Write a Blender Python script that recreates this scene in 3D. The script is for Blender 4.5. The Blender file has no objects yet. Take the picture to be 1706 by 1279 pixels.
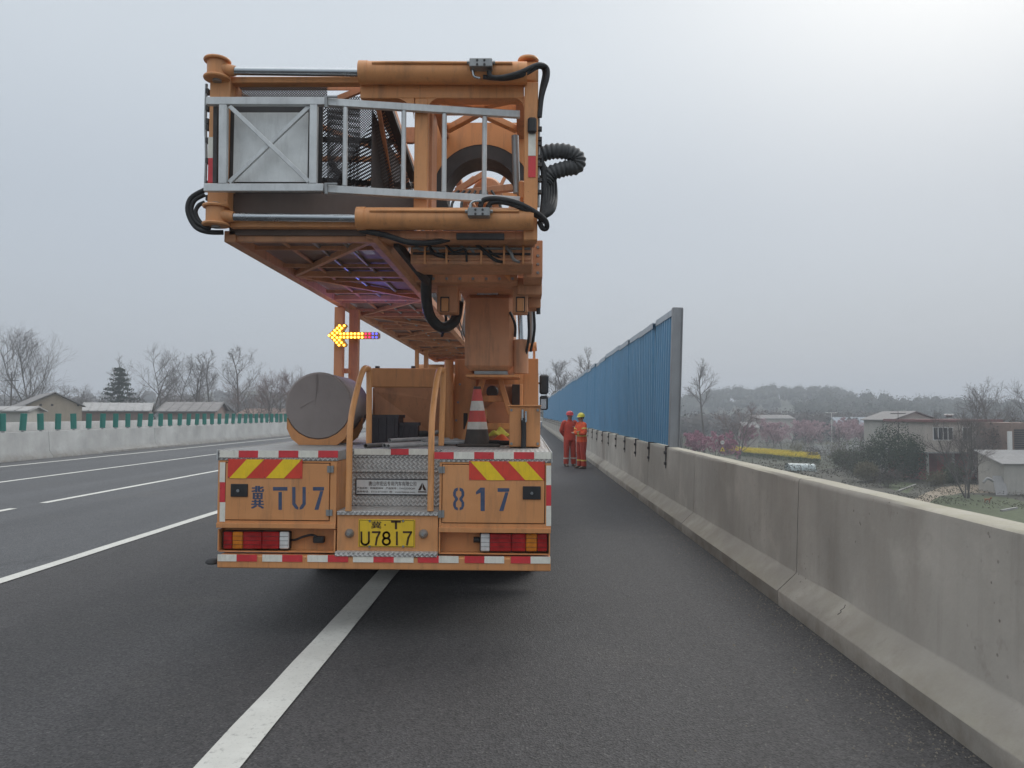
import bpy, bmesh, math, random
from mathutils import Vector, Matrix, Euler

# ------------------------------------------------------------------ camera, sky, sun, exposure
SC = bpy.context.scene
COL = SC.collection
RAD = math.radians
F = 1250.0                      # focal length in pixels of the 1706 px wide photograph
CAM_H = 1.65
cam_d = bpy.data.cameras.new('camera')
cam = bpy.data.objects.new('camera', cam_d)
COL.objects.link(cam)
SC.camera = cam
cam_d.sensor_width = 36.0
cam_d.lens = 36.0 * F / 1706.0
cam_d.clip_start = 0.05
cam_d.clip_end = 6000
cam.location = (0, 0, CAM_H)
CAM_ROT = Euler((RAD(90 + 2.27), 0, RAD(1.05)), 'XYZ')
cam.rotation_euler = CAM_ROT
CR = CAM_ROT.to_matrix()

SUN_AZ, SUN_EL = RAD(34), RAD(40)          # to the right of the road, in front
sun_dir = Vector((math.sin(SUN_AZ) * math.cos(SUN_EL), math.cos(SUN_AZ) * math.cos(SUN_EL), math.sin(SUN_EL)))

world = bpy.data.worlds.new('World')
SC.world = world
world.use_nodes = True
wn, wl = world.node_tree.nodes, world.node_tree.links
wn.clear()
w_out = wn.new('ShaderNodeOutputWorld')
w_bg = wn.new('ShaderNodeBackground')
w_sky = wn.new('ShaderNodeTexSky')
w_sky.sky_type = 'NISHITA'
w_sky.sun_disc = False
w_sky.sun_elevation = SUN_EL
w_sky.sun_rotation = SUN_AZ
w_sky.air_density = 1.5
w_sky.dust_density = 4.0
w_tc = wn.new('ShaderNodeTexCoord')
w_sep = wn.new('ShaderNodeSeparateXYZ')
wl.new(w_tc.outputs['Generated'], w_sep.inputs[0])
w_ramp = wn.new('ShaderNodeValToRGB')      # overcast layer: dull at the horizon, brighter overhead
w_ramp.color_ramp.interpolation = 'EASE'
el = w_ramp.color_ramp.elements
el[0].position, el[0].color = 0.0, (0.33, 0.36, 0.395, 1)
el[1].position, el[1].color = 1.0, (1.25, 1.28, 1.31, 1)
e = el.new(0.22); e.color = (0.365, 0.405, 0.455, 1)
e = el.new(0.48); e.color = (0.46, 0.50, 0.54, 1)
wl.new(w_sep.outputs[2], w_ramp.inputs[0])
w_dot = wn.new('ShaderNodeVectorMath'); w_dot.operation = 'DOT_PRODUCT'
w_dot.inputs[1].default_value = sun_dir
wl.new(w_tc.outputs['Generated'], w_dot.inputs[0])
w_max = wn.new('ShaderNodeMath'); w_max.operation = 'MAXIMUM'; w_max.inputs[1].default_value = 0
wl.new(w_dot.outputs['Value'], w_max.inputs[0])
w_pow = wn.new('ShaderNodeMath'); w_pow.operation = 'POWER'; w_pow.inputs[1].default_value = 20
wl.new(w_max.outputs[0], w_pow.inputs[0])
w_glow = wn.new('ShaderNodeMixRGB'); w_glow.blend_type = 'ADD'
w_glow.inputs[2].default_value = (0.30, 0.28, 0.25, 1)
wl.new(w_pow.outputs[0], w_glow.inputs[0])
wl.new(w_ramp.outputs[0], w_glow.inputs[1])
w_noise = wn.new('ShaderNodeTexNoise'); w_noise.inputs['Scale'].default_value = 1.6
w_noise.inputs['Detail'].default_value = 3
wl.new(w_tc.outputs['Generated'], w_noise.inputs['Vector'])
w_nr = wn.new('ShaderNodeMapRange'); w_nr.inputs[3].default_value = 0.94; w_nr.inputs[4].default_value = 1.06
wl.new(w_noise.outputs[0], w_nr.inputs[0])
w_mul = wn.new('ShaderNodeMixRGB'); w_mul.blend_type = 'MULTIPLY'; w_mul.inputs[0].default_value = 1
wl.new(w_glow.outputs[0], w_mul.inputs[1])
wl.new(w_nr.outputs[0], w_mul.inputs[2])
w_s10 = wn.new('ShaderNodeMixRGB'); w_s10.blend_type = 'MULTIPLY'; w_s10.inputs[0].default_value = 1
w_s10.inputs[2].default_value = (0.1, 0.1, 0.1, 1)
wl.new(w_sky.outputs[0], w_s10.inputs[1])
w_mix = wn.new('ShaderNodeMixRGB'); w_mix.inputs[0].default_value = 0.95      # a thin share of clear sky through the cloud
wl.new(w_s10.outputs[0], w_mix.inputs[1])
wl.new(w_mul.outputs[0], w_mix.inputs[2])
wl.new(w_mix.outputs[0], w_bg.inputs[0])
w_bg.inputs[1].default_value = 1.0
wl.new(w_bg.outputs[0], w_out.inputs[0])

sun_d = bpy.data.lights.new('sun', 'SUN')
sun_d.energy = 0.95
sun_d.angle = RAD(35)
sun_d.color = (1.0, 0.97, 0.92)
sun = bpy.data.objects.new('sun', sun_d)
COL.objects.link(sun)
sun.rotation_euler = (-sun_dir).to_track_quat('-Z', 'Y').to_euler()

SC.view_settings.view_transform = 'Standard'
SC.view_settings.look = 'None'
SC.view_settings.exposure = 0.52
SC.view_settings.gamma = 1.0
SC.view_settings.use_curve_mapping = False
SC.render.engine = 'CYCLES'
SC.cycles.max_bounces = 6
SC.cycles.transparent_max_bounces = 24
SC.cycles.volume_bounces = 0

# ------------------------------------------------------------------ measuring: pixel of the photograph + distance -> point
def ray(px, py):
    return CR @ Vector(((px - 853.0) / F, -(py - 639.5) / F, -1.0))

def at(px, py, Y):
    d = ray(px, py)
    return Vector((0, 0, CAM_H)) + d * (Y / d.y)

def gnd(px, py, z):
    d = ray(px, py)
    return Vector((0, 0, CAM_H)) + d * ((z - CAM_H) / d.z)

# ------------------------------------------------------------------ materials
MATS = {}
def nodes_of(name):
    m = bpy.data.materials.new(name)
    m.use_nodes = True
    n, l = m.node_tree.nodes, m.node_tree.links
    b = n['Principled BSDF']
    MATS[name] = m
    return m, n, l, b

def noise(n, l, scale, detail=4, rough=0.55, vec=None, stretch=None):
    tc = n.new('ShaderNodeTexCoord')
    src = tc.outputs['Object']
    if stretch:
        mp = n.new('ShaderNodeMapping'); mp.inputs['Scale'].default_value = stretch
        l.new(src, mp.inputs[0]); src = mp.outputs[0]
    t = n.new('ShaderNodeTexNoise')
    t.inputs['Scale'].default_value = scale
    t.inputs['Detail'].default_value = detail
    t.inputs['Roughness'].default_value = rough
    l.new(src, t.inputs['Vector'])
    return t.outputs[0]

def remap(n, l, v, a, b, c=0.0, d=1.0):
    r = n.new('ShaderNodeMapRange')
    r.inputs[1].default_value, r.inputs[2].default_value = a, b
    r.inputs[3].default_value, r.inputs[4].default_value = c, d
    l.new(v, r.inputs[0])
    return r.outputs[0]

def mixc(n, l, fac, a, b, mode='MIX'):
    m = n.new('ShaderNodeMixRGB'); m.blend_type = mode
    for i, v in ((0, fac), (1, a), (2, b)):
        if isinstance(v, (int, float)): m.inputs[i].default_value = v
        elif isinstance(v, (tuple, list)): m.inputs[i].default_value = (*v[:3], 1)
        else: l.new(v, m.inputs[i])
    return m.outputs[0]

def bump(n, l, b, h, strength, dist=0.01):
    bp = n.new('ShaderNodeBump'); bp.inputs['Strength'].default_value = strength
    bp.inputs['Distance'].default_value = dist
    l.new(h, bp.inputs['Height']); l.new(bp.outputs[0], b.inputs['Normal'])

RUSTY = ('orange_paint', 'weathered_orange_paint', 'handrail_paint')
def paint(name, col, rough=0.5, metal=0.0, var=0.12, dirt=0.25, dirtcol=(0.10, 0.075, 0.055), scale=5.0, bmp=0.0, spec=0.5, streak=True):
    m, n, l, b = nodes_of(name)
    n1 = noise(n, l, scale, 6, 0.6)
    lo = tuple(c * (1 - var) for c in col); hi = tuple(min(1, c * (1 + var)) for c in col)
    c = mixc(n, l, remap(n, l, n1, 0.3, 0.7), lo, hi)
    if dirt > 0:
        n2 = noise(n, l, scale * 1.7, 8, 0.7, stretch=(2.2, 2.2, 0.35) if streak else None)
        c = mixc(n, l, remap(n, l, n2, 0.50, 0.80, 0, dirt), c, dirtcol)
    if name in RUSTY:                        # worn paint: chips, grease runs, rust freckles
        ch = noise(n, l, 34, 6, 0.75)
        c = mixc(n, l, remap(n, l, ch, 0.66, 0.70, 0, 0.75), c, (0.13, 0.055, 0.03))
        gr_ = noise(n, l, 7.5, 8, 0.72, stretch=(3.2, 3.2, 0.16))
        c = mixc(n, l, remap(n, l, gr_, 0.56, 0.74, 0, 0.5), c, (0.15, 0.085, 0.05))
        fd = noise(n, l, 1.1, 5, 0.6)
        c = mixc(n, l, remap(n, l, fd, 0.48, 0.70, 0, 0.35), c, (0.62, 0.36, 0.19))
    l.new(c, b.inputs['Base Color'])
    b.inputs['Metallic'].default_value = metal
    b.inputs['Specular IOR Level'].default_value = spec
    n3 = noise(n, l, scale * 3, 5)
    l.new(remap(n, l, n3, 0.2, 0.8, max(0.03, rough - 0.12), min(1, rough + 0.12)), b.inputs['Roughness'])
    if bmp: bump(n, l, b, noise(n, l, scale * 8, 5), bmp, 0.004)
    return m

def emis(name, col, strength):
    m, n, l, b = nodes_of(name)
    b.inputs['Base Color'].default_value = (*col, 1)
    b.inputs['Emission Color'].default_value = (*col, 1)
    b.inputs['Emission Strength'].default_value = strength
    return m

ORANGE = paint('orange_paint', (0.66, 0.295, 0.112), 0.5, var=0.10, dirt=0.5, scale=2.2, bmp=0.05)
ORANGE_DULL = paint('weathered_orange_paint', (0.58, 0.275, 0.145), 0.62, var=0.16, dirt=0.6, scale=2.5, bmp=0.06)
BRIGHT_ORANGE = paint('handrail_paint', (0.68, 0.32, 0.12), 0.42, var=0.08, dirt=0.25, scale=4)
ALU = paint('aluminium', (0.58, 0.60, 0.60), 0.45, metal=0.35, var=0.14, dirt=0.35, dirtcol=(0.22, 0.22, 0.21), scale=6, bmp=0.03)
ALU_SHEET = paint('aluminium_sheet', (0.70, 0.72, 0.71), 0.5, metal=0.25, var=0.14, dirt=0.35, dirtcol=(0.26, 0.26, 0.25), scale=5, bmp=0.03)
STEEL = paint('grey_steel', (0.30, 0.31, 0.31), 0.45, metal=0.6, var=0.12, dirt=0.3, scale=8)
CHROME = paint('chrome_rod', (0.42, 0.45, 0.47), 0.22, metal=1.0, var=0.05, dirt=0.1, scale=4)
RUBBER = paint('black_rubber', (0.022, 0.022, 0.023), 0.65, var=0.25, dirt=0.35, dirtcol=(0.07, 0.065, 0.06), scale=10, bmp=0.1)
BLACK = paint('black_plastic', (0.018, 0.018, 0.019), 0.5, var=0.2, dirt=0.4, dirtcol=(0.06, 0.055, 0.05), scale=9)
DARK = paint('dark_metal', (0.045, 0.042, 0.042), 0.6, var=0.25, dirt=0.4, scale=6)
BLUE_INK = paint('stencil_blue', (0.055, 0.085, 0.16), 0.7, var=0.2, dirt=0.35, dirtcol=(0.35, 0.16, 0.06), scale=14, streak=False)
REFL_RED = paint('reflective_red', (0.66, 0.05, 0.06), 0.35, var=0.12, dirt=0.25, scale=10)
REFL_WHITE = paint('reflective_white', (0.80, 0.78, 0.69), 0.4, var=0.1, dirt=0.4, dirtcol=(0.32, 0.28, 0.22), scale=12)
HAZ_YELLOW = paint('hazard_yellow', (0.90, 0.62, 0.02), 0.4, var=0.08, dirt=0.25, scale=12)
HAZ_RED = paint('hazard_red', (0.70, 0.06, 0.035), 0.4, var=0.08, dirt=0.25, scale=12)
PLATE_YELLOW = paint('plate_yellow', (0.80, 0.53, 0.03), 0.4, var=0.06, dirt=0.3, scale=9)
PLATE_INK = paint('plate_black', (0.05, 0.02, 0.008), 0.5, var=0.1, dirt=0)
LENS_RED = paint('lamp_lens_red', (0.36, 0.018, 0.018), 0.14, var=0.35, dirt=0.1, scale=16)
LENS_AMBER = paint('lamp_lens_amber', (0.60, 0.20, 0.02), 0.14, var=0.3, dirt=0.1, scale=18)
LENS_WHITE = paint('lamp_lens_white', (0.66, 0.67, 0.66), 0.15, var=0.15, dirt=0.1, scale=18)
TARP = paint('grey_tarpaulin', (0.30, 0.26, 0.245), 0.85, var=0.08, dirt=0.3, dirtcol=(0.22, 0.19, 0.18), scale=3, bmp=0.6)
PVC = paint('grey_pipe', (0.36, 0.36, 0.36), 0.5, var=0.15, dirt=0.4, scale=8, streak=False)
GLASS_DARK = paint('dark_window_glass', (0.03, 0.035, 0.04), 0.08, var=0.1, dirt=0.1, scale=2)
SKIN = paint('skin', (0.36, 0.20, 0.14), 0.6, var=0.1, dirt=0)

def plate_mat(name, col):                      # aluminium tread plate: raised crossing bars
    m, n, l, b = nodes_of(name)
    tc = n.new('ShaderNodeTexCoord')
    mp = n.new('ShaderNodeMapping'); mp.inputs['Rotation'].default_value = (0, 0, RAD(45)); mp.inputs['Scale'].default_value = (38, 38, 38)
    cx = n.new('ShaderNodeCombineXYZ'); sx = n.new('ShaderNodeSeparateXYZ')
    l.new(tc.outputs['Object'], sx.inputs[0])
    ad = n.new('ShaderNodeMath'); ad.operation = 'ADD'
    l.new(sx.outputs[1], ad.inputs[0]); l.new(sx.outputs[2], ad.inputs[1])
    l.new(sx.outputs[0], cx.inputs[0]); l.new(ad.outputs[0], cx.inputs[1])
    l.new(cx.outputs[0], mp.inputs[0])
    ck = n.new('ShaderNodeTexChecker'); ck.inputs['Scale'].default_value = 1
    l.new(mp.outputs[0], ck.inputs[0])
    wa = n.new('ShaderNodeTexWave'); wa.inputs['Scale'].default_value = 0.32; wa.bands_direction = 'X'
    wb = n.new('ShaderNodeTexWave'); wb.inputs['Scale'].default_value = 0.32; wb.bands_direction = 'Y'
    l.new(mp.outputs[0], wa.inputs[0]); l.new(mp.outputs[0], wb.inputs[0])
    h = mixc(n, l, ck.outputs[1], wa.outputs[0], wb.outputs[0])
    c = mixc(n, l, remap(n, l, noise(n, l, 5, 7, 0.65), 0.35, 0.7), tuple(x * 0.50 for x in col), tuple(x * .8 for x in col))
    c = mixc(n, l, remap(n, l, h, 0.5, 0.9, 0.0, 0.5), c, (0.80, 0.79, 0.77))
    l.new(c, b.inputs['Base Color'])
    b.inputs['Metallic'].default_value = 0.15
    b.inputs['Roughness'].default_value = 0.48
    bump(n, l, b, h, 0.9, 0.006)
    return m
TREAD = plate_mat('tread_plate', (0.62, 0.60, 0.57))
DECK = plate_mat('deck_tread_plate', (0.44, 0.43, 0.41))

def mesh_mat(name, axes, pitch=0.013, col=(0.05, 0.045, 0.045)):   # expanded-metal screen, holes too fine to model
    m, n, l, b = nodes_of(name)
    b.inputs['Base Color'].default_value = (*col, 1)
    b.inputs['Roughness'].default_value = 0.6
    tc = n.new('ShaderNodeTexCoord'); sx = n.new('ShaderNodeSeparateXYZ'); l.new(tc.outputs['Object'], sx.inputs[0])
    cx = n.new('ShaderNodeCombineXYZ')
    l.new(sx.outputs[axes[0]], cx.inputs[0]); l.new(sx.outputs[axes[1]], cx.inputs[1])
    mp = n.new('ShaderNodeMapping'); mp.inputs['Rotation'].default_value = (0, 0, RAD(45)); mp.inputs['Scale'].default_value = (1 / pitch,) * 3
    l.new(cx.outputs[0], mp.inputs[0])
    v = n.new('ShaderNodeTexVoronoi'); v.voronoi_dimensions = '2D'; v.inputs['Scale'].default_value = 1.0; v.inputs['Randomness'].default_value = 0
    l.new(mp.outputs[0], v.inputs['Vector'])
    hole = n.new('ShaderNodeMath'); hole.operation = 'LESS_THAN'; hole.inputs[1].default_value = 0.30
    l.new(v.outputs['Distance'], hole.inputs[0])
    tr = n.new('ShaderNodeBsdfTransparent'); mx = n.new('ShaderNodeMixShader')
    l.new(hole.outputs[0], mx.inputs[0]); l.new(b.outputs[0], mx.inputs[1]); l.new(tr.outputs[0], mx.inputs[2])
    l.new(mx.outputs[0], n['Material Output'].inputs[0])
    return m
MESH_H = mesh_mat('expanded_metal_floor', (0, 1), col=(0.28, 0.17, 0.13))
MESH_X = mesh_mat('expanded_metal_end', (0, 2))
TRAY = paint('brown_sheet', (0.30, 0.18, 0.135), 0.6, var=0.2, dirt=0.5, scale=3)
MESH_V = mesh_mat('expanded_metal_side', (1, 2))

# ------------------------------------------------------------------ mesh building
def frame_of(d):
    d = d.normalized()
    up = Vector((0, 0, 1)) if abs(d.z) < 0.95 else Vector((0, 1, 0))
    a = d.cross(up).normalized()
    return a, a.cross(d).normalized()

def smooth_path(pts, k=5):
    pts = [Vector(p) for p in pts]
    if len(pts) < 3: return pts
    out = []
    for i in range(len(pts) - 1):
        p0 = pts[max(i - 1, 0)]; p1 = pts[i]; p2 = pts[i + 1]; p3 = pts[min(i + 2, len(pts) - 1)]
        for j in range(k):
            t = j / k
            out.append(0.5 * ((2 * p1) + (p2 - p0) * t + (2 * p0 - 5 * p1 + 4 * p2 - p3) * t * t + (3 * p1 - p0 - 3 * p2 + p3) * t ** 3))
    out.append(pts[-1])
    return out

class MB:
    def __init__(s): s.v = []; s.f = []
    def add(s, vs, fs):
        o = len(s.v); s.v += [tuple(v) for v in vs]; s.f += [tuple(i + o for i in f) for f in fs]; return s
    def box(s, x0, x1, y0, y1, z0, z1):
        x0, x1 = min(x0, x1), max(x0, x1); y0, y1 = min(y0, y1), max(y0, y1); z0, z1 = min(z0, z1), max(z0, z1)
        return s.add([(x0, y0, z0), (x1, y0, z0), (x1, y1, z0), (x0, y1, z0), (x0, y0, z1), (x1, y0, z1), (x1, y1, z1), (x0, y1, z1)],
                     [(0, 3, 2, 1), (4, 5, 6, 7), (0, 1, 5, 4), (1, 2, 6, 5), (2, 3, 7, 6), (3, 0, 4, 7)])
    def beam(s, p0, p1, w, h):
        p0, p1 = Vector(p0), Vector(p1); a, b = frame_of(p1 - p0); a = a * w / 2; b = b * h / 2
        return s.add([p0 - a - b, p0 + a - b, p0 + a + b, p0 - a + b, p1 - a - b, p1 + a - b, p1 + a + b, p1 - a + b],
                     [(0, 1, 2, 3), (7, 6, 5, 4), (0, 4, 5, 1), (1, 5, 6, 2), (2, 6, 7, 3), (3, 7, 4, 0)])
    def cyl(s, p0, p1, r0, r1=None, n=16, caps=True):
        r1 = r0 if r1 is None else r1
        p0, p1 = Vector(p0), Vector(p1); a, b = frame_of(p1 - p0)
        vs = [p0 + (a * math.cos(t) + b * math.sin(t)) * r0 for t in (2 * math.pi * i / n for i in range(n))]
        vs += [p1 + (a * math.cos(t) + b * math.sin(t)) * r1 for t in (2 * math.pi * i / n for i in range(n))]
        fs = [(i, i + n, (i + 1) % n + n, (i + 1) % n) for i in range(n)]
        if caps: fs += [tuple(range(n)), tuple(range(2 * n - 1, n - 1, -1))]
        return s.add(vs, fs)
    def ring(s, p0, p1, ro, ri, n=32):
        p0, p1 = Vector(p0), Vector(p1); a, b = frame_of(p1 - p0); vs = []
        for p, r in ((p0, ro), (p1, ro), (p1, ri), (p0, ri)):
            vs += [p + (a * math.cos(2 * math.pi * i / n) + b * math.sin(2 * math.pi * i / n)) * r for i in range(n)]
        fs = [(k * n + i, ((k + 1) % 4) * n + i, ((k + 1) % 4) * n + (i + 1) % n, k * n + (i + 1) % n) for k in range(4) for i in range(n)]
        return s.add(vs, fs)
    def tube(s, pts, r, n=8, k=5, caps=True):
        pts = smooth_path(pts, k) if k else [Vector(p) for p in pts]
        rs = r if callable(r) else (lambda t: r)
        m = len(pts); vs = []; a = None
        for i, p in enumerate(pts):
            d = (pts[min(i + 1, m - 1)] - pts[max(i - 1, 0)]).normalized()
            if a is None: a, b = frame_of(d)
            else:
                a = (a - d * a.dot(d)).normalized(); b = a.cross(d).normalized()
            rr = rs(i / (m - 1))
            vs += [p + (a * math.cos(2 * math.pi * j / n) + b * math.sin(2 * math.pi * j / n)) * rr for j in range(n)]
        fs = [(i * n + j, (i + 1) * n + j, (i + 1) * n + (j + 1) % n, i * n + (j + 1) % n) for i in range(m - 1) for j in range(n)]
        if caps: fs += [tuple(range(n)), tuple(range(m * n - 1, (m - 1) * n - 1, -1))]
        return s.add(vs, fs)
    def prism(s, poly, ext):
        ext = Vector(ext); n = len(poly); poly = [Vector(p) for p in poly]
        return s.add(poly + [p + ext for p in poly], [tuple(range(n)), tuple(range(2 * n - 1, n - 1, -1))] + [(i, i + n, (i + 1) % n + n, (i + 1) % n) for i in range(n)])
    def lathe(s, prof, origin=(0, 0, 0), axis='Z', n=24):
        o = Vector(origin); vs = []
        for r, h in prof:
            for i in range(n):
                t = 2 * math.pi * i / n; c, q = math.cos(t) * r, math.sin(t) * r
                vs.append(o + (Vector((c, q, h)) if axis == 'Z' else Vector((h, c, q)) if axis == 'X' else Vector((c, h, q))))
        m = len(prof)
        fs = [(k * n + i, (k + 1) * n + i, (k + 1) * n + (i + 1) % n, k * n + (i + 1) % n) for k in range(m - 1) for i in range(n)]
        return s.add(vs, fs)
    def mesh(s, name, mat, smooth=0, bev=0.0):
        me = bpy.data.meshes.new(name)
        me.from_pydata(s.v, [], s.f)
        bm = bmesh.new(); bm.from_mesh(me)
        bmesh.ops.recalc_face_normals(bm, faces=bm.faces[:])
        if bev > 0:
            ed = [x for x in bm.edges if len(x.link_faces) == 2 and x.calc_face_angle(0) > 0.6]
            bmesh.ops.bevel(bm, geom=ed, offset=bev, segments=1, affect='EDGES', clamp_overlap=True)
        bm.to_mesh(me); bm.free()
        if smooth:
            me.polygons.foreach_set('use_smooth', [True] * len(me.polygons))
            me.set_sharp_from_angle(angle=RAD(smooth))
        if mat: me.materials.append(mat)
        return me
    def build(s, name, mat, parent=None, smooth=0, bev=0.0):
        return link(name, s.mesh(name, mat, smooth, bev), parent)

def link(name, me, parent=None, loc=None, rot=None):
    o = bpy.data.objects.new(name, me); COL.objects.link(o)
    if parent: o.parent = parent
    if loc is not None: o.location = loc
    if rot is not None: o.rotation_euler = rot
    return o

def tag(o, label=None, cat=None, group=None, kind=None):
    for k, v in (('label', label), ('category', cat), ('group', group), ('kind', kind)):
        if v: o[k] = v
    return o

def thing(name, label, cat, loc=(0, 0, 0), rot=(0, 0, 0), group=None):
    o = link(name, None, None, loc, rot)
    return tag(o, label, cat, group)

def text_mesh(name, s, mat, ext=0.001):
    cu = bpy.data.curves.new(name, 'FONT'); cu.body = s; cu.extrude = ext; cu.size = 1.0
    ob = bpy.data.objects.new(name, cu); COL.objects.link(ob)
    dg = bpy.context.evaluated_depsgraph_get()
    me = bpy.data.meshes.new_from_object(ob.evaluated_get(dg))
    bpy.data.objects.remove(ob); bpy.data.curves.remove(cu)
    me.name = name; me.materials.clear(); me.materials.append(mat)
    return me

def fit_text(name, s, mat, parent, x0, x1, z0, z1, y, bold=0.0):
    """writing standing on a surface that faces -Y, fitted to the rectangle x0..x1, z0..z1"""
    me = text_mesh(name, s, mat)
    xs = [v.co.x for v in me.vertices]; ys = [v.co.y for v in me.vertices]
    ax, bx, ay, by = min(xs), max(xs), min(ys), max(ys)
    for v in me.vertices:
        u = (v.co.x - ax) / max(bx - ax, 1e-6); w = (v.co.y - ay) / max(by - ay, 1e-6)
        v.co = (x0 + (x1 - x0) * u, y - (0.0015 if v.co.z > 0 else 0), z0 + (z1 - z0) * w)
    return link(name, me, parent)

# ------------------------------------------------------------------ setting: terrain, road, markings
def asphalt(name, base, sheen):
    m, n, l, b = nodes_of(name)
    big = noise(n, l, 0.35, 5, 0.6, stretch=(1.0, 0.16, 1))
    mid = noise(n, l, 3.0, 6, 0.7)
    c = mixc(n, l, remap(n, l, big, 0.3, 0.7), tuple(x * 0.80 for x in base), tuple(x * 1.18 for x in base))
    c = mixc(n, l, remap(n, l, mid, 0.35, 0.75, 0, 0.45), c, tuple(x * 0.72 for x in base))
    # wheel paths polished paler, oil drips and tar-sealed cracks
    trk = noise(n, l, 0.9, 3, 0.5, stretch=(1.0, 0.02, 1))
    c = mixc(n, l, remap(n, l, trk, 0.50, 0.68, 0, 0.4), c, tuple(x * 1.5 for x in base))
    oil = noise(n, l, 1.5, 4, 0.6, stretch=(1.0, 0.35, 1))
    c = mixc(n, l, remap(n, l, oil, 0.66, 0.76, 0, 0.55), c, tuple(x * 0.5 for x in base))
    dust = noise(n, l, 0.55, 7, 0.7)
    c = mixc(n, l, remap(n, l, dust, 0.55, 0.8, 0, 0.22), c, (0.15, 0.135, 0.115))
    tc = n.new('ShaderNodeTexCoord')
    v = n.new('ShaderNodeTexVoronoi'); v.inputs['Scale'].default_value = 95; l.new(tc.outputs['Object'], v.inputs['Vector'])
    cs = n.new('ShaderNodeSeparateColor'); l.new(v.outputs['Color'], cs.inputs[0])
    c = mixc(n, l, remap(n, l, cs.outputs[0], 0.0, 1.0, 0.55, 1.5), (0, 0, 0), c, 'MIX') if False else mixc(n, l, 1.0, c, remap(n, l, cs.outputs[0], 0, 1, 0.55, 1.45), 'MULTIPLY')
    pale = n.new('ShaderNodeMath'); pale.operation = 'GREATER_THAN'; pale.inputs[1].default_value = 0.98
    l.new(cs.outputs[1], pale.inputs[0])
    c = mixc(n, l, remap(n, l, pale.outputs[0], 0, 1, 0, 0.2), c, (0.26, 0.25, 0.235))
    l.new(c, b.inputs['Base Color'])
    b.inputs['Roughness'].default_value = sheen
    b.inputs['Specular IOR Level'].default_value = 0.35
    bump(n, l, b, v.outputs['Distance'], 0.7, 0.006)
    return m
ASPH = asphalt('asphalt', (0.053, 0.051, 0.052), 0.72)
ASPH_L = asphalt('asphalt_lane', (0.072, 0.074, 0.078), 0.64)

def concrete(name, base, stain, top_moss=False, streaks=True):
    m, n, l, b = nodes_of(name)
    c = mixc(n, l, remap(n, l, noise(n, l, 0.9, 6, 0.6), 0.3, 0.7), tuple(x * 0.80 for x in base), tuple(x * 1.15 for x in base))
    st = noise(n, l, 2.4, 7, 0.65, stretch=(1, 1.0, 0.14))
    c = mixc(n, l, remap(n, l, st, 0.46, 0.74, 0, 0.48), c, stain)
    drip = noise(n, l, 9, 6, 0.7, stretch=(1, 1.0, 0.05))
    c = mixc(n, l, remap(n, l, drip, 0.56, 0.72, 0, 0.26), c, tuple(x * 0.8 for x in stain))
    tz = n.new('ShaderNodeTexCoord'); sz = n.new('ShaderNodeSeparateXYZ'); l.new(tz.outputs['Object'], sz.inputs[0])
    mud = n.new('ShaderNodeMath'); mud.operation = 'MULTIPLY'          # splashed mud along the foot
    l.new(remap(n, l, sz.outputs[2], 0.06, 0.30, 1, 0), mud.inputs[0]); l.new(remap(n, l, noise(n, l, 4, 7, .7), .35, .65, .15, 1), mud.inputs[1])
    c = mixc(n, l, remap(n, l, mud.outputs[0], 0, 1, 0, 0.6), c, (0.17, 0.14, 0.105))
    blot = noise(n, l, 5.5, 9, 0.75)
    c = mixc(n, l, remap(n, l, blot, 0.58, 0.74, 0, 0.55), c, tuple(x * 0.75 for x in stain))
    pale = noise(n, l, 1.7, 7, 0.7)
    c = mixc(n, l, remap(n, l, pale, 0.56, 0.75, 0, 0.45), c, tuple(min(1, x * 1.45) for x in base))
    v = n.new('ShaderNodeTexVoronoi'); v.inputs['Scale'].default_value = 13
    tc = n.new('ShaderNodeTexCoord'); l.new(tc.outputs['Object'], v.inputs['Vector'])
    pit = n.new('ShaderNodeMath'); pit.operation = 'LESS_THAN'; pit.inputs[1].default_value = 0.12
    l.new(v.outputs['Distance'], pit.inputs[0])
    pm = n.new('ShaderNodeMath'); pm.operation = 'MULTIPLY'
    l.new(pit.outputs[0], pm.inputs[0]); l.new(remap(n, l, noise(n, l, 1.3, 3), 0.55, 0.65), pm.inputs[1])
    c = mixc(n, l, remap(n, l, pm.outputs[0], 0, 1, 0, 0.6), c, (0.07, 0.06, 0.05))
    if top_moss:
        g = n.new('ShaderNodeNewGeometry'); s = n.new('ShaderNodeSeparateXYZ'); l.new(g.outputs['Normal'], s.inputs[0])
        k = n.new('ShaderNodeMath'); k.operation = 'MULTIPLY'
        l.new(remap(n, l, s.outputs[2], 0.55, 0.9), k.inputs[0]); l.new(remap(n, l, noise(n, l, 7, 7, 0.7), 0.35, 0.7, 0.2, 1), k.inputs[1])
        c = mixc(n, l, remap(n, l, k.outputs[0], 0, 1, 0, 0.75), c, (0.33, 0.315, 0.225))
    l.new(c, b.inputs['Base Color'])
    b.inputs['Roughness'].default_value = 0.88
    b.inputs['Specular IOR Level'].default_value = 0.3
    hsum = n.new('ShaderNodeMath'); hsum.operation = 'SUBTRACT'
    l.new(noise(n, l, 9, 9, 0.7), hsum.inputs[0]); l.new(pm.outputs[0], hsum.inputs[1])
    bump(n, l, b, hsum.outputs[0], 0.35, 0.012)
    return m
CONC = concrete('weathered_concrete', (0.385, 0.36, 0.32), (0.285, 0.255, 0.22), True)
CONC_PALE = concrete('pale_concrete', (0.34, 0.345, 0.34), (0.27, 0.265, 0.255), False)
CONC_WHITE = concrete('limewashed_concrete', (0.44, 0.435, 0.42), (0.34, 0.33, 0.31), False)

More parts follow.
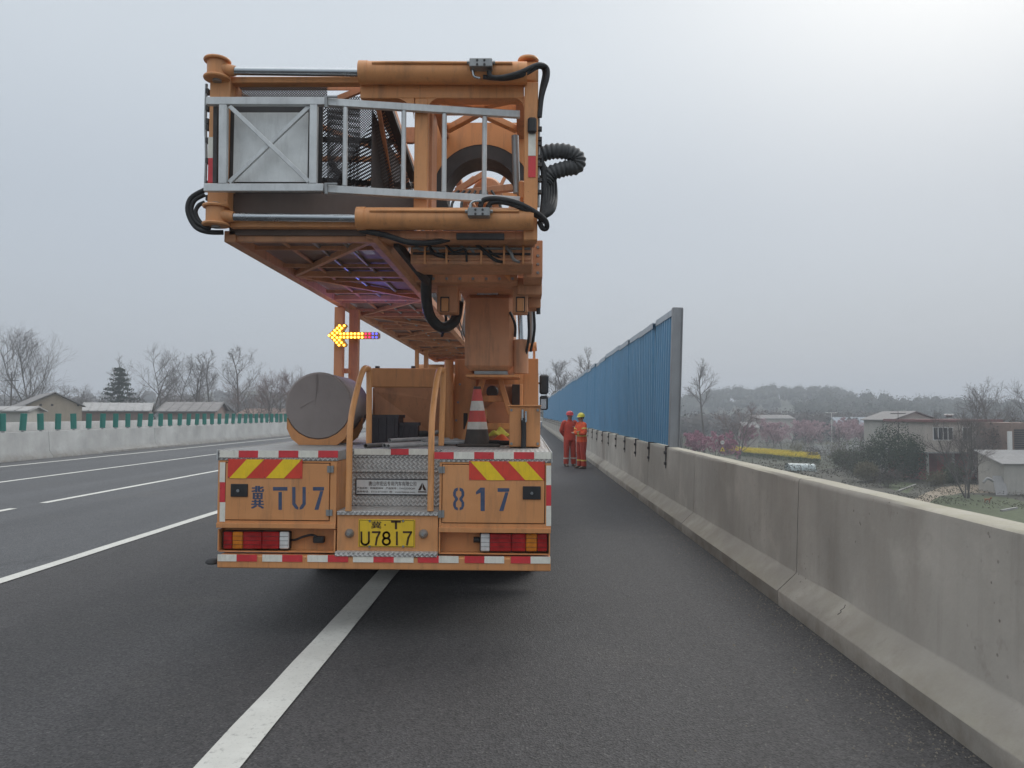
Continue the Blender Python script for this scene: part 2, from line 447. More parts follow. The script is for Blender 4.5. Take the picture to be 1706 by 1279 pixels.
def soil_mat():
    m, n, l, b = nodes_of('field_soil_and_grass')
    c = mixc(n, l, remap(n, l, noise(n, l, 0.05, 6, 0.6), 0.38, 0.62), (0.07, 0.063, 0.046), (0.045, 0.06, 0.028))
    c = mixc(n, l, remap(n, l, noise(n, l, 0.6, 8, 0.7), 0.45, 0.75, 0, 0.6), c, (0.085, 0.078, 0.058))
    c = mixc(n, l, remap(n, l, noise(n, l, 9, 5, 0.7), 0.35, 0.75, 0, 0.5), c, (0.04, 0.05, 0.028))
    l.new(c, b.inputs['Base Color']); b.inputs['Roughness'].default_value = 0.95
    bump(n, l, b, noise(n, l, 3, 8, 0.7), 0.5, 0.1)
    return m
SOIL = soil_mat()
GRASS = paint('lawn', (0.05, 0.066, 0.024), 0.95, var=0.3, dirt=0.5, dirtcol=(0.12, 0.10, 0.06), scale=1.3, bmp=0.4, streak=False)
TAN = paint('packed_earth', (0.25, 0.205, 0.15), 0.95, var=0.15, dirt=0.4, dirtcol=(0.18, 0.16, 0.12), scale=0.8, bmp=0.3, streak=False)
LINE = None
def line_mat():
    m, n, l, b = nodes_of('worn_road_paint')
    c = mixc(n, l, remap(n, l, noise(n, l, 2.2, 7, 0.7), 0.35, 0.75), (0.60, 0.60, 0.56), (0.47, 0.465, 0.43))
    c = mixc(n, l, remap(n, l, noise(n, l, 30, 8, 0.75), 0.55, 0.72, 0, 0.8), c, (0.15, 0.145, 0.14))
    l.new(c, b.inputs['Base Color']); b.inputs['Roughness'].default_value = 0.7
    bump(n, l, b, noise(n, l, 60, 4), 0.3, 0.004)
    return m
LINE = line_mat()

def sstep(a, b, x):
    t = max(0.0, min(1.0, (x - a) / (b - a))); return t * t * (3 - 2 * t)

def terrain_h(x, y):
    right = -6.0 * sstep(2.9, 8.0, x)
    left = -1.8 * sstep(-37.6, -41, x) if x < -37 else 0
    h = -1.2 if -37.4 < x < 2.9 else (right - 1.2 * (1 - sstep(2.9, 8, x)) if x > 0 else -1.2 - 0.6 * sstep(37.6, 45, -x))
    k = random.Random(int(x * 7 + y * 13)).random() * 0.25 if abs(x) > 60 else 0
    h += k
    g = lambda cx, cy, sx, sy, a: a * math.exp(-((x - cx) / sx) ** 2 - ((y - cy) / sy) ** 2)
    h += g(150, 470, 85, 90, 15.5) + g(285, 560, 120, 110, 9) + g(430, 520, 160, 120, 11) + g(560, 420, 140, 130, 10)
    h += g(-330, 520, 190, 110, 13) + g(-175, 480, 60, 70, 13) + g(-620, 420, 160, 130, 12)
    h += 9 * sstep(700, 1100, y) * (0.7 + 0.3 * math.sin(x * 0.006 + 1))
    return h

random.seed(3)
tb = MB()
xs = [-780, -700, -620, -540, -470, -410, -350, -300, -250, -210, -175, -145, -120, -100, -82, -68, -56, -48, -43, -40, -38, -37.4, -30, -20, -10, 0, 2.7, 2.9, 4, 6, 8, 12, 18, 26, 36, 48, 62, 78, 96, 116, 140, 170, 200, 235, 275, 320, 370, 430, 500, 580, 670, 770, 880, 990]
ys = [-50, -25, 0, 20, 40, 60, 80, 100, 120, 140, 165, 190, 220, 250, 285, 320, 355, 390, 425, 460, 495, 530, 570, 620, 680, 760, 860, 980, 1120, 1290, 1480]
vs = [(x, y, terrain_h(x, y)) for y in ys for x in xs]
nx = len(xs)
tb.add(vs, [(j * nx + i, j * nx + i + 1, (j + 1) * nx + i + 1, (j + 1) * nx + i) for j in range(len(ys) - 1) for i in range(nx - 1)])
terrain = tag(tb.build('terrain', SOIL, smooth=60), kind='structure')

RX0, RX1, RY0, RY1 = -36.8, 2.62, -30, 620
road = tag(MB().box(RX0, RX1, RY0, RY1, -0.7, 0.0).build('road', ASPH), kind='structure')
lane = MB().add([(-35.6, RY0, 0.004), (-5.1, RY0, 0.004), (-5.1, RY1, 0.004), (-35.6, RY1, 0.004)], [(0, 1, 2, 3)])
tag(lane.build('traffic_lanes', ASPH_L), kind='structure')

marks = link('lane_markings', None); tag(marks, kind='structure')
def stripe(xc, w, y0, y1, seed=0, name='painted_line'):
    r = random.Random(seed); b = MB(); n = max(2, int(min(y1, 60) - y0) * 2); Ys = [y0 + (min(y1, 60) - y0) * i / n for i in range(n + 1)]
    if y1 > 60: Ys.append(y1)
    vs = []
    for y in Ys:
        vs += [(xc - w / 2 + r.uniform(-.004, .004), y, 0.008), (xc + w / 2 + r.uniform(-.004, .004), y, 0.008)]
    b.add(vs, [(2 * i, 2 * i + 1, 2 * i + 3, 2 * i + 2) for i in range(len(Ys) - 1)])
    return b.build(name, LINE, marks)
stripe(-1.437, 0.215, -10, RY1, 1)
for k in range(-1, 26): stripe(-5.17, 0.16, 6.1 + k * 15 , 6.1 + k * 15 + 7.2, 30 + k)
for k in range(-2, 26): stripe(-8.9, 0.15, 13.75 + k * 15, 13.75 + k * 15 + 14.2, 60 + k)
stripe(-12.63, 0.15, -10, RY1, 4)
stripe(-16.25, 0.17, -10, RY1, 5)

# grit swept against the kerb of the right-hand parapet: uncountable
gr = MB(); r = random.Random(9)
for i in range(3800):
    y = 1.5 + 24 * r.random() ** 1.6
    d = abs(r.gauss(0, 0.20)) if r.random() < 0.9 else abs(r.gauss(0, .7))
    x = 2.165 - d; s = r.uniform(0.002, 0.0075) * (1.8 if r.random() < 0.04 else 1)
    if x < -0.5: continue
    a = r.uniform(0, 6.28); c, q = math.cos(a) * s, math.sin(a) * s
    gr.add([(x + c, y + q, 0), (x - q, y + c * 1.3, 0), (x - c, y - q, 0), (x + q, y - c, 0), (x + c * .2, y, s * 1.1)], [(0, 1, 4), (1, 2, 4), (2, 3, 4), (3, 0, 4)])
GRIT = paint('grit', (0.17, 0.15, 0.125), 0.9, var=0.35, dirt=0.5, dirtcol=(0.08, 0.07, 0.06), scale=20, streak=False)
tag(gr.build('roadside_grit', GRIT), 'loose pale grit swept along the foot of the right parapet', 'grit', kind='stuff')

# ------------------------------------------------------------------ right parapet: 4 m concrete lengths with open joints
PROFILE = [(2.177, -0.02), (2.177, 0.118), (2.183, 0.126), (2.335, 0.268), (2.342, 0.285), (2.372, 1.045), (2.378, 1.072), (2.395, 1.088), (2.545, 1.09), (2.562, 1.078), (2.572, 1.05), (2.615, -0.02)]
parapet = thing('concrete_parapet', 'long stained grey concrete parapet along the right edge of the road', 'parapet', (2.4, 20, 0))
def barrier_mesh(name, prof, L, mat, seed, nseg=10, wob=0.004):
    b = MB(); r = random.Random(seed); m = len(prof); vs = []
    for j in range(nseg + 1):
        y = L * j / nseg
        for i, (x, z) in enumerate(prof):
            vs.append((x + (r.uniform(-wob, wob) if 0 < j < nseg and i > 1 else 0), y, z + (r.uniform(-wob, wob) if 2 < i < m - 1 and 0 < j < nseg else 0)))
    fs = [(j * m + i, j * m + i + 1, (j + 1) * m + i + 1, (j + 1) * m + i) for j in range(nseg) for i in range(m - 1)]
    fs += [tuple(range(m - 1, -1, -1)), tuple(range(nseg * m, nseg * m + m))]
    b.add(vs, fs)
    return b.mesh(name, mat, 35)
seg_meshes = [barrier_mesh('barrier_length', [(x - 2.4, z) for x, z in PROFILE], 3.982, CONC, s) for s in range(4)]
y = -9.4; k = 0
while y < 130:
    link('barrier_length', seg_meshes[k % 4], parapet, (0, y - 20 + 0.009, 0)); y += 4; k += 1
long_m = barrier_mesh('barrier_length', [(x - 2.4, z) for x, z in PROFILE], 480, CONC, 8, 60)
link('barrier_length', long_m, parapet, (0, y - 20, 0))
joint_m = MB().box(-0.02, 0.165, -0.006, 0.006, 0.02, 1.02).box(-0.19, -0.02, -0.006, 0.006, 0.0, 0.11).mesh('joint_filler', DARK)
for j in range(int((y + 9.4) / 4) + 1): link('joint_filler', joint_m, parapet, (0, -9.4 + 4 * j - 20, 0))
cr = MB()
def on_toe(py, px):       # point on the sloping toe of the parapet
    d = ray(px, py); best = None
    for i in range(200):
        z = 0.126 + 0.142 * i / 199; x = 2.183 + 0.152 * i / 199; t = x / d.x
        q = abs(CAM_H + d.z * t - z)
        if best is None or q < best[0]: best = (q, Vector((x, d.y * t, z)))
    return best[1]
pts = [on_toe(1024, 1396), on_toe(1020, 1402), on_toe(1017, 1401), on_toe(1013, 1407), on_toe(1008, 1409)]
nrm = Vector((-0.68, 0, 0.73))
for a, b2 in zip(pts, pts[1:]):
    a = a - Vector((2.4, 20, 0)) + nrm * .003; b2 = b2 - Vector((2.4, 20, 0)) + nrm * .003
    cr.beam(a, b2, 0.006, 0.004)
cr.build('crack', DARK, parapet)

# ------------------------------------------------------------------ median barrier with green glare screens, far parapet
GREEN = paint('glare_screen_green', (0.035, 0.22, 0.18), 0.5, var=0.14, dirt=0.3, dirtcol=(0.12, 0.15, 0.13), scale=2)
MX = -17.95
MP = [(0.30, -0.02), (0.30, 0.08), (0.16, 0.28), (0.10, 0.98), (0.085, 1.0), (-0.085, 1.0), (-0.10, 0.98), (-0.16, 0.28), (-0.30, 0.08), (-0.30, -0.02)]
median = thing('median_barrier', 'pale concrete median barrier topped with green glare screens', 'barrier', (MX, 40, 0))
med_m = [barrier_mesh('barrier_length', MP, 7.985, CONC_PALE, 20 + s, 8, 0.003) for s in range(3)]
y = 3.8; k = 0
while y < 130:
    link('barrier_length', med_m[k % 3], median, (0, y - 40, 0)); y += 8; k += 1
link('barrier_length', barrier_mesh('barrier_length', MP, 480, CONC_PALE, 29, 40, 0.003), median, (0, y - 40, 0))
sc_m = MB().box(-0.105, 0.105, -0.02, 0.02, 0.05, 0.66).add([(-.105, -.021, .05), (-.06, -.05, .05), (-.06, -.05, .66), (-.105, -.021, .66)], [(0, 1, 2, 3)]).add([(.105, .021, .05), (.06, .05, .05), (.06, .05, .66), (.105, .021, .66)], [(0, 1, 2, 3)]).mesh('glare_screen', GREEN, 0, 0.006)
ft_m = MB().box(-0.045, 0.045, -0.04, 0.04, 0.0, 0.06).mesh('screen_foot', STEEL)
rr = random.Random(4)
for i in range(0, 75):
    yy = 19.4 + i * 1.012
    s = link('glare_screen', sc_m, median, (0, yy - 40, 1.0), (RAD(rr.uniform(-1.5, 1.5)), RAD(rr.uniform(-3, 5)), RAD(rr.uniform(-14, 14) + 12)))
    link('screen_foot', ft_m, s)
FX = -36.4
FP = [(0.23, -0.02), (0.23, 0.12), (0.07, 0.28), (0.03, 1.0), (0.0, 1.04), (-0.16, 1.04), (-0.18, 1.0), (-0.2, -0.02)]
farpar = thing('far_parapet', 'white limewashed concrete parapet beyond the opposite carriageway', 'parapet', (FX, 60, 0))
fm = barrier_mesh('barrier_length', FP, 9.97, CONC_WHITE, 41, 6, 0.003)
for k in range(14): link('barrier_length', fm, farpar, (0, 20 + k * 10 - 60, 0))
link('barrier_length', barrier_mesh('barrier_length', FP, 440, CONC_WHITE, 42, 30, 0.003), farpar, (0, 100, 0))

# ------------------------------------------------------------------ blue sheet fence standing on the right parapet
BLUE = paint('blue_sheet_steel', (0.135, 0.32, 0.50), 0.45, metal=0.1, var=0.07, dirt=0.35, dirtcol=(0.16, 0.24, 0.34), scale=1.6)
BLUE_GREY = paint('grey_sheet_steel', (0.20, 0.215, 0.235), 0.5, metal=0.3, var=0.08, dirt=0.3, scale=2)
PALE_CAP = paint('pale_blue_cap', (0.42, 0.48, 0.53), 0.5, metal=0.2, var=0.08, dirt=0.3, scale=2)
fence = thing('blue_sheet_fence', 'tall blue corrugated sheet fence bolted to the right parapet', 'fence', (2.47, 12.7, 1.09))
PW = 1.75; NP = 52
def sheet_mesh(seed):
    b = MB(); prof = []; ribs = 8; p = PW / ribs
    for i in range(ribs):
        o = i * p
        prof += [(0, o), (0, o + p * 0.55), (-0.042, o + p * 0.66), (-0.042, o + p * 0.90)]
    prof.append((0, PW))
    vs = []; m = len(prof)
    for x, yy in prof: vs += [(x, yy, 0.02), (x, yy, 2.32), (x + 0.006, yy, 2.32), (x + 0.006, yy, 0.02)]
    fs = []
    for i in range(m - 1):
        a, c = 4 * i, 4 * i + 4
        fs += [(a, c, c + 1, a + 1), (a + 3, a + 2, c + 2, c + 3), (a + 1, c + 1, c + 2, a + 2), (a, a + 3, c + 3, c)]
    b.add(vs, fs)
    return b.mesh('fence_sheet', BLUE, 0)
sh_m = sheet_mesh(0)
post_m = MB().box(0.012, 0.09, -0.04, 0.04, -0.0, 2.34).mesh('fence_post', BLUE_GREY, 0, 0.004)
cap_m = MB().box(-0.05, 0.06, 0, PW - 0.004, 2.325, 2.345).box(-0.05, -0.042, 0, PW - 0.004, 2.235, 2.325).mesh('cap_rail', PALE_CAP)
br_m = MB().box(-0.115, -0.10, -0.045, 0.045, -0.36, 0.02).box(-0.115, 0.03, -0.045, 0.045, 0.004, 0.02).box(-0.14, -0.10, -0.07, 0.02, -0.30, -0.25).box(-0.14, -0.10, -0.07, 0.02, -0.12, -0.07).mesh('wall_bracket', DARK, 0, 0.003)
rr = random.Random(12)
for i in range(NP):
    dz = rr.uniform(-0.03, 0.03) - 0.02 * math.sin(i * 0.7); tilt = RAD(2.0 if i == 0 else rr.uniform(0.6, 2.0))
    if i < NP: link('fence_sheet', sh_m, fence, (0, i * PW, dz), (0, tilt, rr.uniform(-.006, .006)))
    link('cap_rail', cap_m, fence, (0.0, i * PW, dz), (rr.uniform(-.012, .012), tilt, 0))
    link('fence_post', post_m, fence, (0.0, i * PW + 0.04, dz), (0, tilt, 0))
    link('wall_bracket', br_m, fence, (0, i * PW + 0.05, 0.0))
ep = MB().box(-0.06, 0.105, -0.035, -0.004, -0.10, 2.36).box(-0.06, -0.048, -0.004, 0.10, -0.02, 2.36).box(0.092, 0.105, -0.075, -0.035, -0.10, 2.34)
o = ep.build('end_post', paint('galvanised_post', (0.30, 0.315, 0.33), .5, metal=.3, var=.1, dirt=.4, scale=2), fence, 0, 0.004); o.rotation_euler = (0, RAD(2.0), 0)

# ------------------------------------------------------------------ bridge inspection truck
TB = Vector((-1.06, 5.63, 0.0)); TROLL = RAD(0.4)
truck = thing('bridge_inspection_truck', 'orange bridge inspection truck with folded lattice boom, seen from behind', 'truck', TB, (0, TROLL, 0))
TINV = Euler((0, TROLL, 0)).to_matrix().inverted()
def P(px, py, d=0.0):                       # pixel at depth d in front of the tail -> truck-local point
    return TINV @ (at(px, py, TB.y + d) - TB)
def X(px, d=0.0, py=700): return P(px, py, d).x
def Z(py, d=0.0, px=640): return P(px, py, d).z
def pbox(b, px0, px1, py0, py1, d0, d1, dref=None):
    dref = d0 if dref is None else dref
    a = P(px0, (py0 + py1) / 2, dref); c = P(px1, (py0 + py1) / 2, dref); m = (px0 + px1) / 2
    return b.box(a.x, c.x, d0, d1, P(m, py0, dref).z, P(m, py1, dref).z)
def part(name, mat, px0, px1, py0, py1, d0, d1, parent=None, bev=0.004, dref=None):
    return pbox(MB(), px0, px1, py0, py1, d0, d1, dref).build(name, mat, parent or truck, 0, bev)

LX, RXX = X(365), X(918)                     # sides of the body
ZD = Z(752)                                  # deck height
# chassis, wheels, cab
for x in (LX + 0.82, RXX - 0.82): MB().box(x - 0.045, x + 0.045, 0.5, 11.6, 0.78, 1.06).build('chassis_rail', DARK, truck)
TY = MB().lathe([(0.30, -0.13), (0.44, -0.14), (0.50, -0.115), (0.515, -0.05), (0.515, 0.05), (0.50, 0.115), (0.44, 0.14), (0.30, 0.13), (0.30, -0.13)], axis='X', n=32).mesh('tyre', RUBBER, 35)
RM = MB().lathe([(0.0, -0.02), (0.10, -0.03), (0.12, -0.09), (0.20, -0.09), (0.24, -0.02), (0.30, -0.12), (0.30, 0.12), (0.24, 0.05), (0.0, 0.05)], axis='X', n=24).mesh('rim', STEEL, 35)
tb_ = MB()
for yy in (2.55, 3.9, 8.2, 10.0):
    for sx in (-1, 1):
        cx = (LX + RXX) / 2 + sx * (1.08 if yy > 6 else 1.06)
        for off in ((0,) if yy > 6 else (0, -0.32)):
            w = link('wheel', None, truck, (cx + sx * off, yy, 0.515)); link('tyre', TY, w); link('rim', RM, w)
for yy in (2.55, 3.9, 8.2, 10.0): MB().cyl((LX + 0.3, yy, 0.515), (RXX - 0.3, yy, 0.515), 0.08, n=12).build('axle', DARK, truck)
for sx in (-1, 1):                           # mudguard over the rear axles
    cx = (LX + RXX) / 2 + sx * 0.92; g = MB(); pts = []
    for t in range(0, 13): pts.append((cx, 3.22 + 1.45 * math.cos(math.pi * t / 12), 0.62 + 0.56 * math.sin(math.pi * t / 12)))
    for p, q in zip(pts, pts[1:]): g.beam(p, q, 0.62, 0.012)
    g.build('mudguard', BLACK, truck)
flap_m = MB().box(-0.30, 0.30, -0.008, 0.008, 0.0, 0.5).mesh('mud_flap', RUBBER)
for sx in (-1, 1): link('mud_flap', flap_m, truck, ((LX + RXX) / 2 + sx * 0.92, 1.62, 0.18))
MB().box(LX + 0.5, RXX - 0.5, 5.2, 7.4, 0.45, 0.78).build('fuel_tank', STEEL, truck, 0, 0.04)
cabx0, cabx1 = LX + 0.03, RXX - 0.03
cabp = [(10.0, 0.75), (12.1, 0.75), (12.18, 1.5), (12.0, 2.55), (11.85, 2.68), (10.05, 2.68), (10.0, 2.6)]
cab = MB().prism([(cabx0, yy, zz) for yy, zz in cabp], (cabx1 - cabx0, 0, 0)).build('cab', ORANGE, truck, 0, 0.03)
MB().add([(cabx0 + .12, 12.165, 1.62), (cabx1 - .12, 12.165, 1.62), (cabx1 - .16, 12.03, 2.45), (cabx0 + .16, 12.03, 2.45)], [(0, 1, 2, 3)]).build('windscreen', GLASS_DARK, cab)
for x in (cabx0 - 0.004, cabx1 + 0.004):
    MB().add([(x, 10.9, 1.7), (x, 11.95, 1.7), (x, 11.85, 2.45), (x, 10.9, 2.45)], [(0, 1, 2, 3)]).build('side_window', GLASS_DARK, cab)
for sx, mx in ((1, X(906, 10.9)), (-1, LX - 0.2)):
    h = MB().box(mx - 0.10, mx + 0.10, 10.86, 11.06, Z(655, 10.9), Z(622, 10.9)).build('mirror', BLACK, truck, 0, 0.04)
    MB().box(mx - 0.09, mx + 0.09, 10.88, 11.04, Z(681, 10.9), Z(657, 10.9)).build('lower_mirror', BLACK, h, 0, 0.03)
    MB().box(mx - 0.07, mx + 0.05, 10.868, 10.88, Z(679, 10.9), Z(663, 10.9)).build('mirror_glass', CHROME, h)
    MB().tube([(mx, 11.0, Z(640, 10.9)), (mx - sx * 0.15, 11.05, Z(635, 10.9)), (mx - sx * 0.4, 11.1, Z(630, 10.9))], 0.02, 8, 3).build('mirror_arm', DARK, h)
st = MB().box(X(903, 10.2), X(903, 10.2) - 0.12, 10.1, 10.9, Z(712, 10.2), Z(700, 10.2)).build('cab_step', CHROME, truck, 0, 0.01)

# deck with aluminium edge and reflectors
deck = MB().box(LX, RXX, 0.44, 9.7, ZD - 0.075, ZD).build('deck', DECK, truck, 0, 0.004)
for (a, c) in ((365, 563), (733, 918)):
    MB().box(X(a), X(c), 0.0, 0.44, ZD - 0.075, ZD).build('deck_wing', DECK, truck, 0, 0.004)
for x, s in ((LX, -1), (RXX, 1)):
    MB().box(x + s * 0.002, x + s * 0.012, -0.004, 9.7, ZD - 0.074, ZD + 0.004).build('deck_edge', ALU, truck, 0, 0.003)
def strip(px0, px1, py0, py1, d, red, parent=None):
    return part('reflector_strip', REFL_RED if red else REFL_WHITE, px0, px1, py0, py1, d - 0.004, d - 0.0005, parent, 0)
for i, (a, c) in enumerate(((366, 397.5), (397.5, 430), (430, 464), (464, 497), (497, 530), (530, 563))): strip(a, c, 750.5, 762, 0, i % 2)
for i, (a, c) in enumerate(((723.5, 756), (756, 790), (790, 823), (823, 856), (856, 890), (890, 920))): strip(a, c, 753, 764.5, 0, 1 - i % 2)
for a, c, rd in ((590, 651, 0), (651, 681, 1), (681, 716, 0)): strip(a, c, 747.5, 757.5, 0.438, rd)

# tail cabinets, each a shell with a door in its opening
def cabinet(px0, px1, dx0, dx1, py0, py1, dy0, dy1):
    x0, x1 = X(px0), X(px1); z1 = ZD - 0.077; z0 = Z(py1)
    m = (px0 + px1) / 2
    a, c = X(dx0), X(dx1); t0, t1 = P(m, dy1).z, min(P(m, dy0).z, z1 - 0.012)
    b = MB()
    b.box(x0, a, 0.004, 0.03, z0, z1).box(c, x1, 0.004, 0.03, z0, z1).box(a, c, 0.004, 0.03, t1, z1).box(a, c, 0.004, 0.03, z0, t0)
    b.box(x0, x0 + 0.02, 0.03, 0.62, z0, z1).box(x1 - 0.02, x1, 0.03, 0.62, z0, z1).box(x0 + .02, x1 - .02, 0.03, 0.62, z0, z0 + 0.02).box(x0 + .02, x1 - .02, 0.60, 0.62, z0 + .02, z1)
    b.box(x0, x1, -0.012, 0.004, z0 - 0.006, z0 + 0.03)
    cab = b.build('tail_cabinet', ORANGE, truck, 0, 0.002)
    MB().box(a, c, 0.035, 0.04, t0, t1).build('opening_liner', DARK, cab)
    door = MB().box(a + 0.006, c - 0.006, -0.002, 0.024, t0 + 0.006, t1 - 0.006).build('cabinet_door', ORANGE, truck, 0, 0.003)
    return door, cab
doorL, cabL = cabinet(365, 562, 377, 551.5, 764, 880, 765.5, 867.5)
doorR, cabR = cabinet(733, 918.5, 737, 909, 765, 884, 767.5, 872.5)

def hinge(px0, px1, py0, py1, parent):
    b = MB(); pbox(b, px0, (px0 + px1) / 2 - .5, py0, py1, -0.009, -0.003); pbox(b, (px0 + px1) / 2 + .5, px1, py0, py1, -0.009, 0.002)
    c = P((px0 + px1) / 2, py0); e2 = P((px0 + px1) / 2, py1)
    b.cyl((c.x, -0.01, c.z), (c.x, -0.01, e2.z), 0.006, n=8)
    return b.build('hinge', STEEL, parent, 0, 0)
hinge(545, 555.5, 776, 787, doorL); hinge(543, 553.5, 849, 859, doorL)
hinge(731, 741, 777, 788, doorR); hinge(730, 740, 850, 862, doorR)
def latch(px0, px1, py0, py1, parent):
    o = part('latch', BLACK, px0, px1, py0, py1, -0.012, -0.0022, parent, 0.003)
    c = P((px0 + px1) / 2, (py0 + py1) / 2)
    MB().cyl((c.x, -0.012, c.z), (c.x, -0.024, c.z), 0.016, 0.012, 14).build('latch_button', CHROME, parent, 40)
latch(384, 412.5, 806, 827.5, doorL); latch(871, 901, 810, 832, doorR)

def quad(px_top0, px_top1, px_bot0, px_bot1, py0, py1, d, mat, name, parent):
    a, b2, c, e2 = P(px_top0, py0), P(px_top1, py0), P(px_bot1, py1), P(px_bot0, py1)
    zt = (a.z + b2.z) / 2; zb = (c.z + e2.z) / 2
    return MB().prism([(a.x, d, zt), (b2.x, d, zt), (c.x, d, zb), (e2.x, d, zb)], (0, 0.0015, 0)).build(name, mat, parent)
part('hazard_plate', HAZ_RED, 379.6, 503.7, 764.8, 796.6, -0.006, -0.0025, doorL, 0)
quad(411.5, 440.5, 382.6, 410, 765, 796.4, -0.0078, HAZ_YELLOW, 'hazard_stripe', doorL)
quad(472.5, 503.4, 443.5, 473.4, 765, 796.4, -0.0078, HAZ_YELLOW, 'hazard_stripe', doorL)
part('hazard_plate', HAZ_RED, 781.6, 907.5, 768.4, 799.8, -0.006, -0.0025, doorR, 0)
quad(784, 814.5, 811.5, 842, 768.6, 799.6, -0.0078, HAZ_YELLOW, 'hazard_stripe', doorR)
quad(846.3, 876.5, 875, 905, 768.6, 799.6, -0.0078, HAZ_YELLOW, 'hazard_stripe', doorR)
rivet = MB().cyl((0, 0, 0), (0, -0.003, 0), 0.004, 0.003, 8).mesh('rivet', CHROME)
for px, py, dd in ((381.5, 767, doorL), (440, 767, doorL), (501.5, 767, doorL), (381.5, 794.5, doorL), (441, 794.5, doorL), (501.5, 794.5, doorL), (784, 770.5, doorR), (845, 770.5, doorR), (905, 770.5, doorR), (784, 797.5, doorR), (842, 797.5, doorR), (905, 797.5, doorR)):
    p = P(px, py); link('rivet', rivet, dd, (p.x, -0.0078, p.z))

def stencil(name, polys, px0, px1, py0, py1, parent):
    """stencilled character from polygons in unit coordinates (0..1 right, 0..1 down)"""
    b = MB()
    for pl in polys:
        pts = []
        for u, w in pl:
            p = P(px0 + (px1 - px0) * u, (py0 + (py1 - py0) * w)); pts.append((p.x, -0.0032, p.z))
        b.prism(pts, (0, 0.001, 0))
    return b.build(name, BLUE_INK, parent)
G7 = [[(0.0, 0), (1, 0), (1, .13), (.93, .16), (0, .16)], [(.66, .18), (.93, .18), (.50, 1), (.14, 1)]]
GT = [[(0, 0), (1, 0), (1, .16), (0, .16)], [(.38, .22), (.62, .22), (.62, 1), (.38, 1)]]
GU = [[(0, 0), (.24, 0), (.24, .72), (.46, .90), (.44, 1), (.22, .94), (0, .76)], [(.76, 0), (1, 0), (1, .76), (.80, .94), (.56, 1), (.54, .90), (.76, .72)]]
G8 = [[(.42, 0), (.42, .13), (.26, .18), (.24, .34), (.44, .46), (.44, .54), (.24, .66), (.26, .84), (.42, .88), (.42, 1), (.14, .95), (0, .80), (0, .66), (.18, .50), (0, .36), (0, .20), (.14, .05)],
      [(.58, 0), (.86, .05), (1, .20), (1, .36), (.82, .50), (1, .66), (1, .80), (.86, .95), (.58, 1), (.58, .88), (.74, .84), (.76, .66), (.56, .54), (.56, .46), (.76, .34), (.74, .18), (.58, .13)]]
G1 = [[(0, .18), (.50, 0), (1, 0), (1, 1), (.52, 1), (.52, .22), (0, .30)]]
stencil('painted_character', GT, 455, 479, 811, 849, doorL)
stencil('painted_character', GU, 487, 509.5, 811, 849, doorL)
stencil('painted_character', G7, 521.5, 540, 811, 849, doorL)
stencil('painted_character', G8, 755, 773.5, 812, 850, doorR)
stencil('painted_character', G1, 793, 807.7, 812, 851, doorR)
stencil('painted_character', G7, 829, 848.5, 813, 851, doorR)
fit_text('painted_character', '冀', BLUE_INK, doorL, X(421.5), X(440.5), Z(849), Z(811), -0.0024)
for k in range(2):                           # the same glyph a hair aside thickens its strokes
    fit_text('painted_character', '冀', BLUE_INK, doorL, X(421.5) + 0.005 * (k + 1), X(440.5) + 0.005 * (k + 1), Z(849), Z(811), -0.0020 + 0.0004 * k)
for pa, pb, rd in ((770, 803, 0), (803, 836.5, 1), (836.5, 869, 0)): strip(366, 375, pa, pb, 0.004, rd, cabL)
for pa, pb, rd in ((775.5, 808, 0), (808, 842.5, 1), (842.5, 876, 0)): strip(910, 918.2, pa, pb, 0.004, rd, cabR)

# steps between the cabinets
sx0, sx1 = X(564), X(732)
MB().box(sx0 + .002, sx1 - .002, 0.44, 0.46, Z(790), ZD - 0.076).build('step_riser', TREAD, truck)
MB().box(sx0 + .002, sx1 - .002, 0.30, 0.438, Z(789) - 0.012, Z(789)).build('step_tread', TREAD, truck, 0, 0.003)
MB().box(sx0 + .002, sx1 - .002, 0.32, 0.335, Z(851), Z(789) - 0.014).build('step_riser', TREAD, truck)
MB().box(sx0 + .002, sx1 - .002, -0.015, 0.318, Z(858), Z(851.5)).build('step_tread', TREAD, truck, 0, 0.003)
MB().box(sx0 + .002, sx1 - .002, 0.0, 0.02, Z(918), Z(858) - 0.002).build('plate_panel', ORANGE, truck, 0, 0.003)
MB().box(sx0 + .002, sx1 - .002, -0.06, 0.15, Z(925), Z(917.5)).build('step_tread', TREAD, truck, 0, 0.003)
# maker's plate on the riser
dn = 0.318
npl = part('maker_plate', ALU_SHEET, 593, 713, 798.5, 824, dn - 0.006, dn, truck, 0)
fr = MB()
for (a, c, p, q) in ((592, 714, 797.5, 799.2), (592, 714, 823, 824.8), (592, 593.8, 799.3, 822.9), (712.2, 714, 799.3, 822.9)): pbox(fr, a, c, p, q, dn - 0.009, dn - 0.0005)
fr.build('plate_border', BLACK, npl)
ZN = lambda py: Z(py, dn); XN = lambda px: X(px, dn)
fit_text('engraved_text', '唐山市宏远专用汽车有限公司', PLATE_INK, npl, XN(616), XN(695), ZN(809), ZN(801.5), dn - 0.0065)
fit_text('engraved_text', '产品名称：桥梁检测车   产品型号：THY5320JQJH', PLATE_INK, npl, XN(596.5), XN(693), ZN(815.2), ZN(811.2), dn - 0.0065)
fit_text('engraved_text', '服务电话：0315-2710231  88   www.hyzyqc.com', PLATE_INK, npl, XN(596.5), XN(693), ZN(821), ZN(817), dn - 0.0065)
lg = MB(); c = (XN(705), ZN(810.5)); s = 0.034
